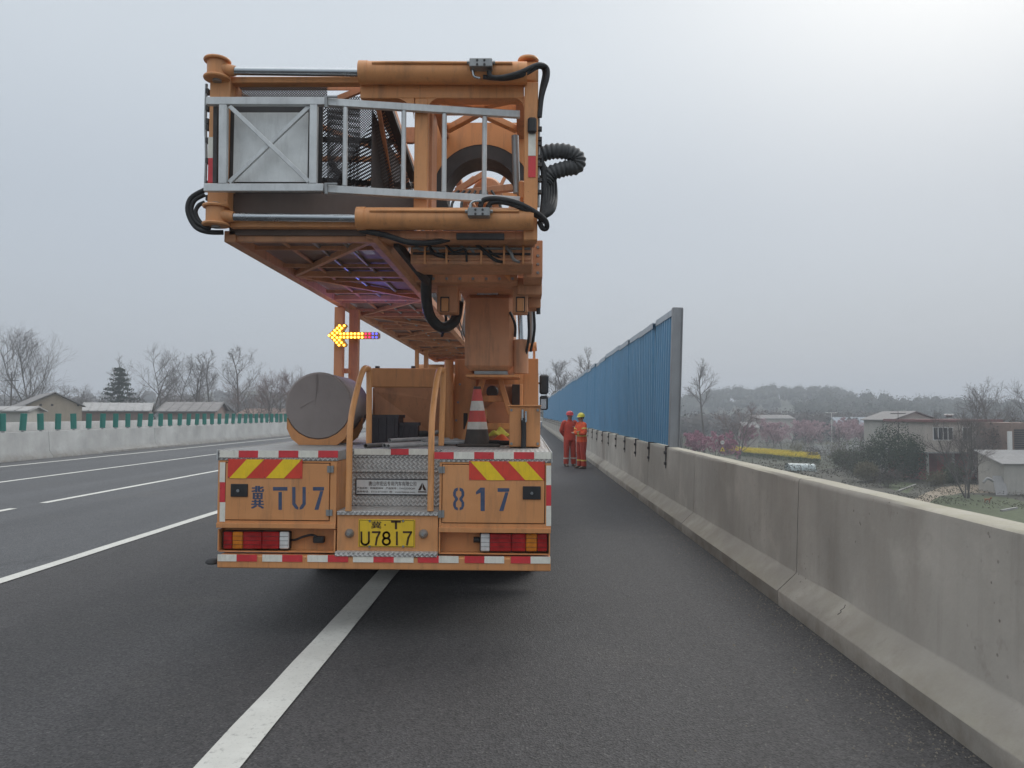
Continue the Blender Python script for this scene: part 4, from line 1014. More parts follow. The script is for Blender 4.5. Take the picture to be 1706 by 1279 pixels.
# ribbed conduit looping out to the right
def ribbed(t): return 0.053 + 0.0045 * math.sin(t * 2 * math.pi * 22)
MB().tube([P(899, 258, dF + .1), P(920, 252, dF + .1), P(945, 253, dF + .1), P(962, 263, dF + .1), P(960, 277, dF + .1), P(940, 281, dF + .1), P(918, 289, dF + .1), P(908, 302, dF + .1)], ribbed, 14, 18).build('ribbed_conduit', paint('grey_conduit', (.06, .062, .064), .6, dirt=.3), truck, 60)
for i in range(5):
    MB().tube([P(900 + i, 262 + 6 * i, dF + .05 + .02 * i), P(906 + 3.5 * i, 290, dF + .05 + .03 * i), P(906 + 4.6 * i, 325, dF + .05 + .03 * i), P(904 + 4 * i, 350, dF + .04), P(901 + i, 372 - 3 * i, dF + .02)], 0.021, 10).build('rubber_hose', RUBBER, truck, 50)
MB().tube([P(800, 345, dF - .1), P(806, 333, dF - .1), P(830, 331, dF - .1), P(862, 338, dF - .1), P(890, 352, dF - .08), P(908, 366, dF - .04), P(911, 379, dF), P(904, 380, dF), P(898, 368, dF)], 0.018, 10).build('rubber_hose', RUBBER, truck, 50)
MB().tube([P(812, 347, dF - .08), P(820, 337, dF - .09), P(845, 338, dF - .09), P(878, 350, dF - .08), P(905, 366, dF - .02)], 0.017, 10).build('rubber_hose', RUBBER, truck, 50)
MB().tube([P(783, 350, dF - .12), P(784, 340, dF - .12), P(790, 335, dF - .12), P(802, 334, dF - .12)], 0.009, 8).build('steel_pipe', CHROME, truck, 50)

# aluminium gate and folding rail
dG = dF - 0.10
gate = link('safety_gate', None, truck)
def bar(p0, p1, w, h, nm, par, m=ALU): return MB().beam(p0, p1, w, h).build(nm, m, par, 0, 0.003)
bar(P(345, 169, dG), P(543, 169.5, dG), 0.04, 0.052, 'gate_rail', gate); bar(P(341, 313, dG), P(540, 313, dG), 0.04, 0.052, 'gate_rail', gate)
bar(P(373, 175.5, dG), P(372, 306.5, dG), 0.054, 0.04, 'gate_stile', gate); bar(P(523.5, 175.5, dG), P(522, 306.5, dG), 0.052, 0.04, 'gate_stile', gate)
bar(P(383, 177, dG - .003), P(515, 303, dG - .003), 0.022, 0.03, 'gate_brace', gate); bar(P(516, 177, dG + .012), P(382, 304, dG + .012), 0.022, 0.03, 'gate_brace', gate)
part('gate_panel', ALU_SHEET, 389, 513, 187, 303, dG + 0.10, dG + 0.106, gate, 0.002)
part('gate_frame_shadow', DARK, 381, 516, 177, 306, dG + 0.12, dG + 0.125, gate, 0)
bar(P(360, 176, dG + .06), P(359, 306, dG + .06), 0.03, 0.03, 'gate_stile', gate, DARK)
rail = link('folding_rail', None, truck)
bar(P(546, 170.5, dG), P(866, 191, dG + .2), 0.035, 0.050, 'guard_bar', rail); bar(P(543, 315, dG), P(866, 334, dG + .2), 0.035, 0.050, 'guard_bar', rail)
for k, (px, pt, pb) in enumerate(((575.5, 179, 310), (673, 185, 316), (740.5, 190, 320), (807.5, 195, 324))):
    t = (px - 546) / 320.0
    MB().cyl(P(px, pt, dG + .2 * t), P(px - 1, pb, dG + .2 * t), 0.017, n=12).build('baluster', ALU, rail, 40)
for py in (170, 314):
    MB().cyl(P(543.5, py - 8, dG - .03), P(543.5, py + 9, dG - .03), 0.012, n=10).build('hinge_pin', STEEL, rail, 40)
    MB().box(P(541, py, dG - .03).x, P(562, py, dG - .03).x, dG - 0.04, dG - 0.025, P(550, py - 4, dG).z, P(550, py - 7, dG).z).build('hinge_leaf', STEEL, rail)

# under the end frame: slewing head, joint plates, column, cylinders
part('head_beam', ORANGE_DULL, 610, 892, 384, 398, dF + .06, dF + .34, truck, 0.006)
part('head_beam', ORANGE_DULL, 684, 888, 398, 440, dF + .28, dF + .70, truck, 0.008)
part('head_plate', ORANGE_DULL, 690, 862, 440, 470, 0.35, 0.9, truck, 0.006)
part('head_plate', ORANGE_DULL, 872, 904, 400, 462, 0.15, 0.5, truck, 0.005)
part('head_plate', ORANGE_DULL, 862, 903, 462, 490, 0.5, 0.8, truck, 0.005)
part('head_plate', ORANGE_DULL, 880, 901, 490, 512, 0.7, 0.95, truck, 0.005)
MB().cyl(P(897, 508, 0.75), P(897, 523, 0.75), 0.018, n=10).build('guide_pin', DARK, truck, 40)
for a, c in ((728, 762), (854, 880)):
    l_ = part('hanging_lug', ORANGE_DULL, a, c, 462, 520, 0.55, 0.75, truck, 0.01)
    part('lug_pocket', DARK, a + 5.5, a + 20.5, 494, 519, 0.546, 0.549, l_, 0)
    part('lug_block', ORANGE, a + 7, a + 19, 496, 518, 0.525, 0.545, l_, 0.006)
col = pbox(MB(), 774, 856, 488, 617, 1.0, 2.6).build('telescopic_column', ORANGE_DULL, truck, 0, 0.045)
MB().cyl(P(795, 489, 0.96), P(830, 489, 0.96), 0.010, n=10).build('lift_pin', CHROME, col, 40)
part('column_collar', ORANGE_DULL, 766, 862, 470, 487, 0.9, 2.0, truck, 0.008)
part('wear_pad_holder', STEEL, 790, 846, 617.5, 624, 1.02, 1.2, truck, 0.004)
part('column_foot', ORANGE, 776, 866, 624, 628, 1.0, 1.5, truck, 0.003)
for p0, p1 in ((P(757, 520, .9), P(772, 566, 1.1)), (P(761, 520, .9), P(776, 566, 1.1))): MB().cyl(p0, p1, 0.006, n=6).build('steel_rod', STEEL, truck)
lc = link('lift_cylinder', None, truck)
MB().cyl(P(868, 622, 1.05), P(868, 566, 1.05), 0.066, n=22).build('barrel', ORANGE_DULL, lc, 40)
MB().cyl(P(868, 566, 1.05), P(866, 516, 1.05), 0.022, n=14).build('rod', CHROME, lc, 40)
MB().cyl(P(885, 572, 1.6), P(886, 516, 1.6), 0.035, n=14).build('guide_tube', STEEL, truck, 40)
MB().cyl(P(878, 578, 1.6), P(894, 577, 1.6), 0.045, n=14).build('guide_foot', ORANGE, truck, 40)
part('guide_bracket', ORANGE, 888, 892, 580, 597, 1.55, 1.6, truck, 0.003)
MB().tube([P(712, 450, .3), P(710, 490, .45), P(716, 525, .6), P(735, 545, .7), P(757, 535, .8), P(764, 505, .9)], 0.045, 12, 7).build('drag_chain_hose', BLACK, truck, 50)
MB().tube([P(600, 383, dF), P(640, 391, dF), P(680, 403, dF), P(718, 404, dF + .05), P(748, 398, dF + .1)], 0.020, 10).build('rubber_hose', RUBBER, truck, 50)
MB().beam(P(625, 388, dF + .05), P(702, 478, 0.6), 0.05, 0.09).build('truss_stay', ORANGE_DULL, truck, 0, 0.004)
MB().beam(P(660, 405, dF + .2), P(712, 470, 0.3), 0.04, 0.06).build('truss_stay', DARK, truck, 0, 0.003)

# rests that carry the boom, arrow lamp
for px0, px1, d in ((556.5, 571, 2.75), (581, 596.5, 2.95)):
    a = P((px0 + px1) / 2, 560, d); w = (P(px1, 560, d).x - P(px0, 560, d).x) / 2
    MB().box(a.x - w, a.x + w, d, d + 0.1, ZD + .002, BZ0 - .045).build('boom_rest_post', ORANGE, truck, 0, 0.005)
MB().box(P(570, 620, 2.85).x, P(582, 620, 2.85).x, 2.83, 2.9, Z(622, 2.85), Z(614, 2.85)).build('boom_rest_bar', ORANGE, truck, 0, 0.003)
for px0, px1, d in ((691, 697, 8.3), (706, 713, 8.5)):
    a = P((px0 + px1) / 2, 595, d); w = (P(px1, 595, d).x - P(px0, 595, d).x) / 2
    MB().box(a.x - w, a.x + w, d, d + 0.1, ZD + .002, BZ0 - .045).build('boom_rest_post', ORANGE, truck, 0, 0.005)
dA = 2.62
ZP = lambda u: 360 + u * 0.21105
arrow = link('arrow_lamp', None, truck)
ol = [(878, 893), (965, 806), (1025, 804), (1036, 818), (1000, 868), (1280, 868), (1292, 880), (1292, 910), (1280, 920), (1000, 920), (1034, 965), (1024, 984), (965, 982)]
tri = [[ol[0], ol[1], ol[2], ol[3], ol[4]], [ol[0], ol[4], ol[9]], [ol[4], ol[5], ol[6], ol[7], ol[8], ol[9]], [ol[0], ol[9], ol[10], ol[11], ol[12]]]
b = MB()
for pl in tri: b.prism([P(360 + u * .21105, 370 + v * .21105, dA) for u, v in pl], (0, 0.04, 0))
b.build('lamp_housing', paint('glow_tinted_housing', (0.42, 0.24, 0.02), 0.5), arrow)  # yellow glow of the LEDs painted into the housing colour
LED_Y = emis('led_amber', (1.0, 0.56, 0.06), 4.5); LED_R = emis('led_red', (0.9, 0.04, 0.14), 1.0); LED_B = emis('led_blue', (0.10, 0.12, 1.0), 1.5)
lm = {m.name: MB().lathe([(0, -0.015), (0.008, -0.012), (0.0118, -0.004), (0.0118, 0.0)], axis='Y', n=10).mesh('led', m, 60) for m in (LED_Y, LED_R, LED_B)}
leds = [(x, yv, LED_Y if x < 1170 else LED_R if x < 1220 else LED_B) for x in (982, 1010, 1038, 1067, 1096, 1125, 1153, 1182, 1211, 1238, 1266) for yv in (880, 908)]
leds += [(x, yv, LED_Y) for x, yv in ((893, 893), (917, 876), (937, 855), (956, 836), (974, 817), (917, 911), (935, 930), (953, 950), (970, 970), (935, 893), (955, 873), (975, 855), (992, 836), (1012, 817), (955, 911), (972, 930), (990, 950), (1010, 970))]
for x, yv, m in leds:
    p = P(360 + x * .21105, 370 + yv * .21105, dA); link('led', lm[m.name], arrow, (p.x, dA - 0.002, p.z))
for nm, px, colr, en in (('amber_glow', 575, (1.0, 0.6, 0.15), 0.3), ('violet_glow', 628, (0.16, 0.20, 1.0), 4)):
    ld = bpy.data.lights.new(nm, 'POINT'); ld.energy = en; ld.color = colr; ld.shadow_soft_size = 0.05
    lo_ = link(nm, ld, arrow, P(px, 552, dA - 0.45))

# bolts, pipes and loose hoses on the slewing head
bl_m = MB().cyl((0, 0, 0), (0, -0.012, 0), 0.013, 0.011, 6).mesh('head_bolt', STEEL)
for px, py, d in [(700 + 22 * i, 446, .35) for i in range(8)] + [(700 + 22 * i, 464, .35) for i in range(8)] + [(880, 412 + 14 * i, .15) for i in range(4)] + [(896, 412 + 14 * i, .15) for i in range(4)] + [(760 + 3 * i, 700 - 30 * i, 1.9) for i in range(3)] + [(852, 683, .72), (896, 683, .72), (852, 739, .72), (896, 739, .72)]:
    p = P(px, py, d); link('head_bolt', bl_m, truck, (p.x, d, p.z))
rq = random.Random(77)
for i in range(7):
    x0_ = 690 + i * 24; d0 = -0.26 + rq.uniform(0, .05)
    MB().tube([P(x0_, 402, d0), P(x0_ + rq.uniform(5, 20), 412 + rq.uniform(0, 14), d0 - .03), P(x0_ + rq.uniform(18, 40), 420 + rq.uniform(-8, 12), d0 - .02), P(x0_ + rq.uniform(30, 60), 436, d0)], rq.uniform(.008, .014), 8, 5).build('loose_hose', RUBBER if i % 3 else STEEL, truck, 50)
for i in range(4): MB().cyl(P(688, 404 + 9 * i, -0.25), P(884, 405 + 9 * i, -0.25), 0.009, n=8).build('service_pipe', (ORANGE_DULL, STEEL, DARK, ORANGE_DULL)[i], truck, 40)
for px in (706, 742, 800, 838, 870): part('stiffener', ORANGE, px, px + 3.5, 399, 439, -0.268, -0.243, truck, 0)
for px in (700, 850): MB().prism([P(px, 440, .34), P(px, 470, .34), P(px + (26 if px < 800 else -26), 440, .34)], (0, -0.02, 0)).build('head_gusset', ORANGE, truck)
for a_, c_ in (((742, 520), (736, 560)), ((850, 520), (858, 560)), ((880, 520), (874, 600)), ((889, 514), (884, 585))):
    MB().tube([P(*a_, 1.0), P((a_[0] + c_[0]) / 2 + 4, (a_[1] + c_[1]) / 2, .95), P(*c_, 1.05)], .012, 8, 5).build('loose_hose', RUBBER, truck, 50)
part('drag_link', DARK, 760, 840, 388, 398, dF + .02, dF + .06, truck, 0.003)
# folds in the reel's tarpaulin
for (xa, za), (xb, zb) in (((-.16, -.02), (-.03, .05)),):
    MB().tube([(cc.x + xa, dc - .009, cc.z + za), (cc.x + (xa + xb) / 2, dc - .011, cc.z + (za + zb) / 2 + .006), (cc.x + xb, dc - .009, cc.z + zb)], .0035, 6, 4).build('tarpaulin_fold', TARP, reel, 50)

# ------------------------------------------------------------------ things lying on the truck deck
def deck_pt(px, py):                     # where the line of sight through a pixel meets the deck
    lo, hi = 0.3, 6.0
    for _ in range(40):
        m = (lo + hi) / 2
        if P(px, py, m).z > ZD: lo = m
        else: hi = m
    return P(px, py, lo)
TROT = Euler((0, TROLL, 0)).to_matrix()
def W(p): return TB + TROT @ Vector(p)    # truck-local -> world

CONE_RED = paint('cone_red', (0.55, 0.075, 0.06), 0.5, var=0.1, dirt=0.35, scale=9)
CONE_WHITE = paint('cone_white', (0.62, 0.60, 0.54), 0.5, var=0.12, dirt=0.55, dirtcol=(0.28, 0.24, 0.2), scale=8)
CONE_BLACK = paint('cone_black', (0.06, 0.048, 0.042), 0.7, var=0.2, dirt=0.4, scale=8)
cb = deck_pt(795, 743)
cone = thing('traffic_cone', 'red and white banded traffic cone with black foot on the truck deck', 'traffic cone', W((cb.x, cb.y, ZD + 0.001)), (0, 0, RAD(9)))
H = 0.53; r_at = lambda z: 0.118 - 0.088 * z / H
MB().box(-0.185, 0.185, -0.185, 0.185, 0.0, 0.022).build('base', CONE_BLACK, cone, 0, 0.006)
bands = [(0.022, 0.15, CONE_BLACK, 'foot_band'), (0.15, 0.215, CONE_WHITE, 'white_band'), (0.215, 0.315, CONE_RED, 'red_band'), (0.315, 0.40, CONE_WHITE, 'white_band'), (0.40, 0.505, CONE_RED, 'red_band'), (0.505, 0.53, CONE_BLACK, 'tip')]
for z0, z1, m, nm in bands:
    MB().lathe([(r_at(z0) + 0.001, z0), (r_at(z1) + 0.001, z1)] + ([(0.0, z1)] if nm == 'tip' else []), n=28).build(nm, m, cone, 40)

def pipe_thing(a, c, r, label, mat=PVC):
    a, c = W(a), W(c); t = thing('pipe', label, 'pipe', a, group='pipes on the truck deck'); d = c - a; n = d.normalized()
    MB().ring((0, 0, 0), d, r, r * 0.78, 16).build('tube', mat, t, 40)
    MB().cyl(n * 0.03, n * 0.031, r * 0.79, n=12).build('bore', DARK, t)
zz = ZD + 0.022
DPIPE = paint('dark_pipe', (0.13, 0.12, 0.115), 0.6)
q = deck_pt(609, 747); pipe_thing((q.x, q.y, zz), (q.x + 0.36, q.y + 0.85, zz), 0.019, 'dark grey pipe at the left end of the deck pipes', DPIPE)
q = deck_pt(640, 746.5); pipe_thing((q.x, q.y, zz), (q.x + 0.40, q.y + 0.95, zz), 0.018, 'grey pipe lying second from the left on the deck, beside a darker one')
q = deck_pt(648, 747.5); pipe_thing((q.x, q.y - .03, zz), (q.x + 0.50, q.y + 0.95, zz), 0.018, 'long grey pipe lying nearest the deck edge')
q = deck_pt(643, 746); pipe_thing((q.x + .02, q.y + .05, zz + .038), (q.x + 0.33, q.y + 0.80, zz + .038), 0.016, 'pale grey pipe resting on top of the other pipes')
q = deck_pt(698, 742); pipe_thing((q.x, q.y, zz + .01), (q.x + 0.22, q.y + 0.40, zz + .01), 0.028, 'short thick grey pipe leaning behind the right handrail')

CRATE = paint('crate_plastic', (0.035, 0.028, 0.034), 0.45, var=0.25, dirt=0.4, dirtcol=(0.09, 0.07, 0.065), scale=8)
def crate(px, py, w, dp, h, rz, label, tilt=0):
    q = deck_pt(px, py); c = thing('plastic_crate', label, 'crate', W((q.x, q.y, ZD + 0.002)), (RAD(tilt), 0, RAD(rz)), 'crates on the truck deck')
    MB().box(-w / 2, w / 2, 0, dp, 0, 0.012).build('crate_floor', CRATE, c)
    for nm, bx in (('side', (-w / 2, w / 2, 0, 0.012)), ('side', (-w / 2, w / 2, dp - .012, dp)), ('end', (-w / 2, -w / 2 + .012, .013, dp - .013)), ('end', (w / 2 - .012, w / 2, .013, dp - .013))):
        MB().box(*bx, 0.013, h).build('crate_' + nm, CRATE, c, 0, 0.003)
    MB().box(-w / 2 - .012, w / 2 + .012, -0.012, 0.0, h - .03, h).build('crate_rim', CRATE, c); MB().box(-w / 2 - .012, w / 2 + .012, dp, dp + .012, h - .03, h).build('crate_rim', CRATE, c)
    for k in range(4): MB().box(-w / 2 + w * (k + .5) / 4 - .006, -w / 2 + w * (k + .5) / 4 + .006, -0.008, -0.001, 0.02, h - .032).build('crate_rib', CRATE, c)
crate(636, 740, 0.30, 0.20, 0.27, -6, 'black plastic crate with a taller side, behind the grey pipes')
crate(676, 740, 0.22, 0.20, 0.20, 4, 'low black plastic crate between the pipes and the equipment box')
q = deck_pt(702, 739)
tl = thing('power_tool', 'dark hand tool with a pale handle beside the right handrail', 'tool', W((q.x, q.y + .06, ZD + .002)), (0, 0, RAD(25)))
MB().box(-0.10, 0.06, -0.05, 0.05, 0.0, 0.12).build('body', BLACK, tl, 0, 0.02); MB().cyl((0.05, 0, 0.07), (0.16, 0, 0.11), 0.02, n=10).build('handle', STEEL, tl, 40); MB().cyl((-0.10, 0, 0.06), (-0.2, 0, 0.03), 0.028, n=10).build('nozzle', DARK, tl, 40)
q = deck_pt(745, 741); rp = MB(); r = random.Random(2)
def coil(name, label, mat, c, n, rad, seed, R0=0.08):
    r = random.Random(seed); pts = []
    for i in range(n * 10):
        a = i * 2 * math.pi / 10; k = R0 + 0.05 * math.sin(i * 0.31 + seed)
        pts.append((c.x + math.cos(a) * k * 1.6, c.y + math.sin(a) * k * 0.8, ZD + rad + 0.002 + 0.012 * (i / 10) * 0.6 + r.uniform(0, .006)))
    o = MB().tube([W(p) for p in pts], rad, 6, 3).build(name, mat, None, 50); tag(o, label, 'cable')
coil('coiled_cable', 'tangle of pale grey cable lying left of the traffic cone', PVC, deck_pt(748, 742), 5, 0.009, 3, 0.11)
coil('black_cable', 'small heap of black cable against the right side of the cone foot', RUBBER, deck_pt(828, 743), 4, 0.011, 5, 0.06)
def cloth(name, label, mat, px, py, sx, sy, h, seed, rz):
    q = deck_pt(px, py); r = random.Random(seed); n = 14; vs = []
    ph = [r.uniform(0, 6.28) for _ in range(6)]
    for j in range(n + 1):
        for i in range(n + 1):
            u, v = i / n - .5, j / n - .5; rr = max(0, 1 - (u * u + v * v) * 3.2)
            z = h * rr * (0.55 + 0.25 * math.sin(9 * u + ph[0]) + 0.25 * math.sin(11 * v + 5 * u + ph[1])) + 0.004
            vs.append((u * sx + 0.02 * math.sin(7 * v + ph[2]), v * sy + 0.02 * math.sin(8 * u + ph[3]), z))
    b = MB().add(vs, [(j * (n + 1) + i, j * (n + 1) + i + 1, (j + 1) * (n + 1) + i + 1, (j + 1) * (n + 1) + i) for j in range(n) for i in range(n)])
    o = b.build(name, mat, None, 60); o.location = W((q.x, q.y + sy / 2, ZD + 0.002)); o.rotation_euler = (0, 0, RAD(rz))
    m = o.modifiers.new('thick', 'SOLIDIFY'); m.thickness = 0.006
    return tag(o, label, 'cloth' if 'cloth' in label else 'vest')
VEST_Y = paint('vest_yellow', (0.62, 0.60, 0.10), 0.8, var=0.1, dirt=0.3, scale=12, streak=False)
VEST_O = paint('vest_orange', (0.70, 0.13, 0.045), 0.8, var=0.1, dirt=0.3, scale=12, streak=False)
cloth('safety_vest', 'crumpled orange safety vest lying to the right of the cone', VEST_O, 832, 742, 0.30, 0.16, 0.10, 3, 5)
RAG = paint('pale_rag', (.42, .41, .39), .9, var=.12, dirt=.5, scale=9, streak=False)
cloth('pale_rag', 'crumpled pale cloth lying beside the right handrail foot', RAG, 746, 738, .22, .16, .12, 11, 20)
o = cloth('yellow_vest', 'crumpled yellow safety vest heaped on top of the orange one', VEST_Y, 829, 741, 0.20, 0.12, 0.09, 8, -14); o.location.z += 0.075

# ------------------------------------------------------------------ people
def skin_mesh(name, verts, edges, radii, root, mat, sub=2):
    me = bpy.data.meshes.new(name); me.from_pydata([Vector(v) for v in verts], edges, [])
    ob = bpy.data.objects.new(name, me); COL.objects.link(ob)
    ob.modifiers.new('skin', 'SKIN'); ss = ob.modifiers.new('sub', 'SUBSURF'); ss.levels = sub; ss.render_levels = sub
    sk = me.skin_vertices[0].data
    for i, r in enumerate(radii): sk[i].radius = r if isinstance(r, tuple) else (r, r); sk[i].use_root = (i == root)
    dg = bpy.context.evaluated_depsgraph_get()
    out = bpy.data.meshes.new_from_object(ob.evaluated_get(dg)); bpy.data.objects.remove(ob); bpy.data.meshes.remove(me)
    out.name = name; out.materials.clear(); out.materials.append(mat)
    out.polygons.foreach_set('use_smooth', [True] * len(out.polygons))
    return out

def chain(sk, pts, rad, start=None):
    vs, es, rs = sk; prev = start
    for p, r in zip(pts, rad):
        vs.append(p); rs.append(r); i = len(vs) - 1
        if prev is not None: es.append((prev, i))
        prev = i
    return prev

def hand(body, wrist_i, w, d, side):
    """palm, four unequal bent fingers and a thumb from the side of the palm; d = pointing direction"""
    vs, es, rs = body; d = Vector(d).normalized(); a = d.cross(Vector((0, 0, 1)) if abs(d.z) < .9 else Vector((0, 1, 0))).normalized(); n = a.cross(d)
    palm = Vector(w) + d * 0.06; pi = chain(body, [tuple(palm)], [0.024], wrist_i)
    for k, L in zip((-1.5, -.5, .5, 1.5), (0.062, 0.074, 0.07, 0.055)):
        b0 = palm + a * k * 0.017 + d * 0.02
        chain(body, [tuple(b0), tuple(b0 + d * L * .5 + n * .008), tuple(b0 + d * L * .85 + n * .03)], [0.0095, 0.009, 0.0075], pi)
    t0 = palm - a * 0.03 * side - d * 0.03
    chain(body, [tuple(t0 - a * .012 * side), tuple(t0 - a * .026 * side + d * .035), tuple(t0 - a * .022 * side + d * .06 + n * .01)], [0.011, 0.010, 0.008], pi)

def person(label, loc, rz, jacket, trousers, helmet, stripe_m, pose, scale=1.0, lean=0.0):
    p = thing('person', label, 'person', loc, (0, 0, RAD(rz)), 'road workers'); p.scale = (scale,) * 3
    # facing -Y; joints in metres
    hip, chest, neck = (0, 0.02, 0.90), (0, 0.015, 1.26), (0, 0.0, 1.43)
    if pose == 'behind':
        arms = {s: [(s * 0.185, 0.02, 1.36), (s * 0.255, 0.07, 1.12), (s * 0.12, 0.17, 0.95)] for s in (-1, 1)}
        hd = {s: (-s * 0.6, 0.25, -0.3) for s in (-1, 1)}
    else:
        arms = {1: [(0.185, 0.0, 1.36), (0.27, -0.05, 1.11), (-0.06, -0.235, 1.10)], -1: [(-0.185, 0.0, 1.36), (-0.27, -0.05, 1.11), (0.06, -0.195, 1.14)]}
        hd = {1: (-1, 0.25, 0.1), -1: (1, 0.2, 0.05)}
    legs = {s: [(s * 0.095, 0.01, 0.88), (s * 0.11, -0.005, 0.48), (s * 0.12, 0.03, 0.09)] for s in (-1, 1)}
    body = ([], [], [])
    h0 = chain(body, [hip], [0.11])
    wa = chain(body, [(0, 0.015, 1.06), chest, (0, 0.01, 1.37)], [0.10, 0.11, 0.085], h0)
    nk = chain(body, [neck], [0.055], wa)
    hdv = chain(body, [(0, -0.01, 1.50), (0, -0.015, 1.58), (0, -0.008, 1.645)], [0.072, 0.086, 0.07], nk)
    cv = 2                                          # chest vertex
    for s in (-1, 1):
        w = chain(body, arms[s], [0.058, 0.046, 0.032], 3); hand(body, w, arms[s][2], hd[s], s)
        an = chain(body, legs[s], [0.085, 0.062, 0.042], 0)
        chain(body, [(s * 0.13, -0.06, 0.045), (s * 0.14, -0.13, 0.035)], [0.04, 0.034], an)
    link('body', skin_mesh('body', body[0], body[1], body[2], 0, SKIN, 1), p)
    # face
    fm = MB()
    fm.lathe([(0, -.012), (.009, -.008), (.012, 0), (.009, .008), (0, .012)], (0.028, -0.098, 1.575), n=8); fm.build('eye', DARK, p)
    fm = MB(); fm.lathe([(0, -.012), (.009, -.008), (.012, 0), (.009, .008), (0, .012)], (-0.028, -0.098, 1.575), n=8); fm.build('eye', DARK, p)
    MB().prism([(-.016, -.098, 1.525), (.016, -.098, 1.525), (0, -.098, 1.575)], (0, -.02, -.004)).build('nose', SKIN, p)
    MB().box(-.025, .025, -.1, -.094, 1.495, 1.503).build('mouth', paint('lips', (.25, .1, .09), .6), p)
    for s in (-1, 1): MB().lathe([(0, -.008), (.02, -.005), (.024, 0), (.02, .005), (0, .008)], (s * .078, 0.0, 1.565), 'X', 10).build('ear', SKIN, p)
    MB().lathe([(0.079, 1.55), (0.088, 1.60), (0.085, 1.63)], (0, 0.008, 0), n=16).build('hair', DARK, p)
    # jacket and trousers follow the body
    def loft(b, secs, n=20):
        vs = []
        for cx, cy, z, rx, ry in secs: vs += [(cx + rx * math.cos(2 * math.pi * i / n), cy + ry * math.sin(2 * math.pi * i / n), z) for i in range(n)]
        m = len(secs)
        b.add(vs, [(k * n + i, k * n + (i + 1) % n, (k + 1) * n + (i + 1) % n, (k + 1) * n + i) for k in range(m - 1) for i in range(n)] + [tuple(range(n - 1, -1, -1)), tuple(range((m - 1) * n, m * n))])
    jk = MB()
    loft(jk, [(0, .02, .83, .198, .15), (0, .02, .90, .200, .15), (0, .018, .99, .190, .142), (0, .015, 1.06, .183, .136), (0, .012, 1.17, .192, .140), (0, .01, 1.28, .205, .138), (0, .01, 1.36, .185, .118), (0, .012, 1.405, .12, .095), (0, .01, 1.43, .082, .08), (0, .008, 1.465, .078, .076)])
    for s in (-1, 1):
        e1 = arms[s]; sh_ = Vector(e1[0]) - Vector((s * .05, 0, -.01)); q = Vector(e1[1]).lerp(Vector(e1[2]), 0.9)
        jk.tube([sh_, Vector(e1[0]), Vector(e1[0]).lerp(Vector(e1[1]), .5), Vector(e1[1]), Vector(e1[1]).lerp(Vector(e1[2]), .5), q], lambda t: 0.080 - 0.022 * t, 14, 4)
    jk.build('jacket', jacket, p, 50)
    tr = MB()
    loft(tr, [(0, .02, .78, .165, .125), (0, .02, .86, .178, .132), (0, .02, .93, .165, .125)])
    for s in (-1, 1):
        L = legs[s]; loft(tr, [(L[2][0], .02, .075, .074, .085), (L[2][0], .015, .14, .082, .088), (s * .116, .008, .28, .08, .085), (s * .11, -.004, .48, .085, .09), (s * .102, .004, .66, .098, .108), (s * .093, .012, .80, .10, .122), (s * .085, .02, .86, .09, .12)], 16)
    tr.build('trousers', trousers, p, 50)
    SHOE = MATS.get('work_shoe') or paint('work_shoe', (0.09, 0.065, 0.05), 0.7, dirt=0.5, dirtcol=(0.2, 0.17, 0.14))
    for s in (-1, 1):
        b = MB(); x = s * 0.13
        b.prism([(x - .045, 0.085, 0.0), (x - .045, 0.085, .085), (x - .045, -0.02, .10), (x - .045, -.12, .06), (x - .045, -.175, .035), (x - .045, -.185, 0.0)], (.09, 0, 0))
        b.build('shoe', SHOE, p, 0, 0.018)
    # reflective bands
    for s in (-1, 1):
        MB().ring((s * .1165, .012, 0.235), (s * .117, .012, 0.275), 0.090, 0.07, 20).build('reflective_band', stripe_m, p, 40)
        e1 = arms[s]; c0 = Vector(e1[1]).lerp(Vector(e1[2]), .45); c1 = Vector(e1[1]).lerp(Vector(e1[2]), .57)
        if pose != 'behind':
            MB().ring(c0, c1, 0.070, 0.05, 18).build('reflective_band', stripe_m, p, 40)
            c0 = Vector(e1[0]).lerp(Vector(e1[1]), .42); c1 = Vector(e1[0]).lerp(Vector(e1[1]), .56); MB().ring(c0, c1, 0.086, 0.06, 18).build('reflective_band', stripe_m, p, 40)
    def belt(z0, z1, rx, ry, y0=0.015, a0=0, a1=360):
        n = 28; vs = []
        for i in range(n + 1):
            t = RAD(a0 + (a1 - a0) * i / n)
            for k, z in ((1.0, z0), (1.0, z1)): vs.append((rx * math.cos(t), y0 + ry * math.sin(t), z))
        MB().add(vs, [(2 * i, 2 * i + 2, 2 * i + 3, 2 * i + 1) for i in range(n)]).build('reflective_band', stripe_m, p, 60)
    if pose == 'behind': belt(1.235, 1.26, 0.197, 0.153, 0.015, 285, 335)
    else: belt(1.00, 1.045, 0.190, 0.150)
    # helmet: shell, brim, ridge
    hz_ = 1.618
    hm = link('helmet', None, p)
    sh = [(0.118, hz_), (0.117, hz_ + .03), (0.108, hz_ + .065), (0.085, hz_ + .095), (0.045, hz_ + .113), (0.0, hz_ + .117)]
    MB().lathe(sh, (0, 0.0, 0), n=24).build('shell', helmet, hm, 50)
    bvs = []
    for i in range(24):
        t = 2 * math.pi * i / 24; f = max(0, -math.sin(t)) ** 2
        bvs += [(0.116 * math.cos(t), 0.116 * math.sin(t), hz_ + .004), ((0.128 + .0 * f) * math.cos(t), (0.130 + 0.055 * f) * math.sin(t), hz_ - 0.006 - .01 * f)]
    MB().add(bvs, [(2 * i, (2 * i + 2) % 48, (2 * i + 3) % 48, 2 * i + 1) for i in range(24)]).build('brim', helmet, hm, 60)
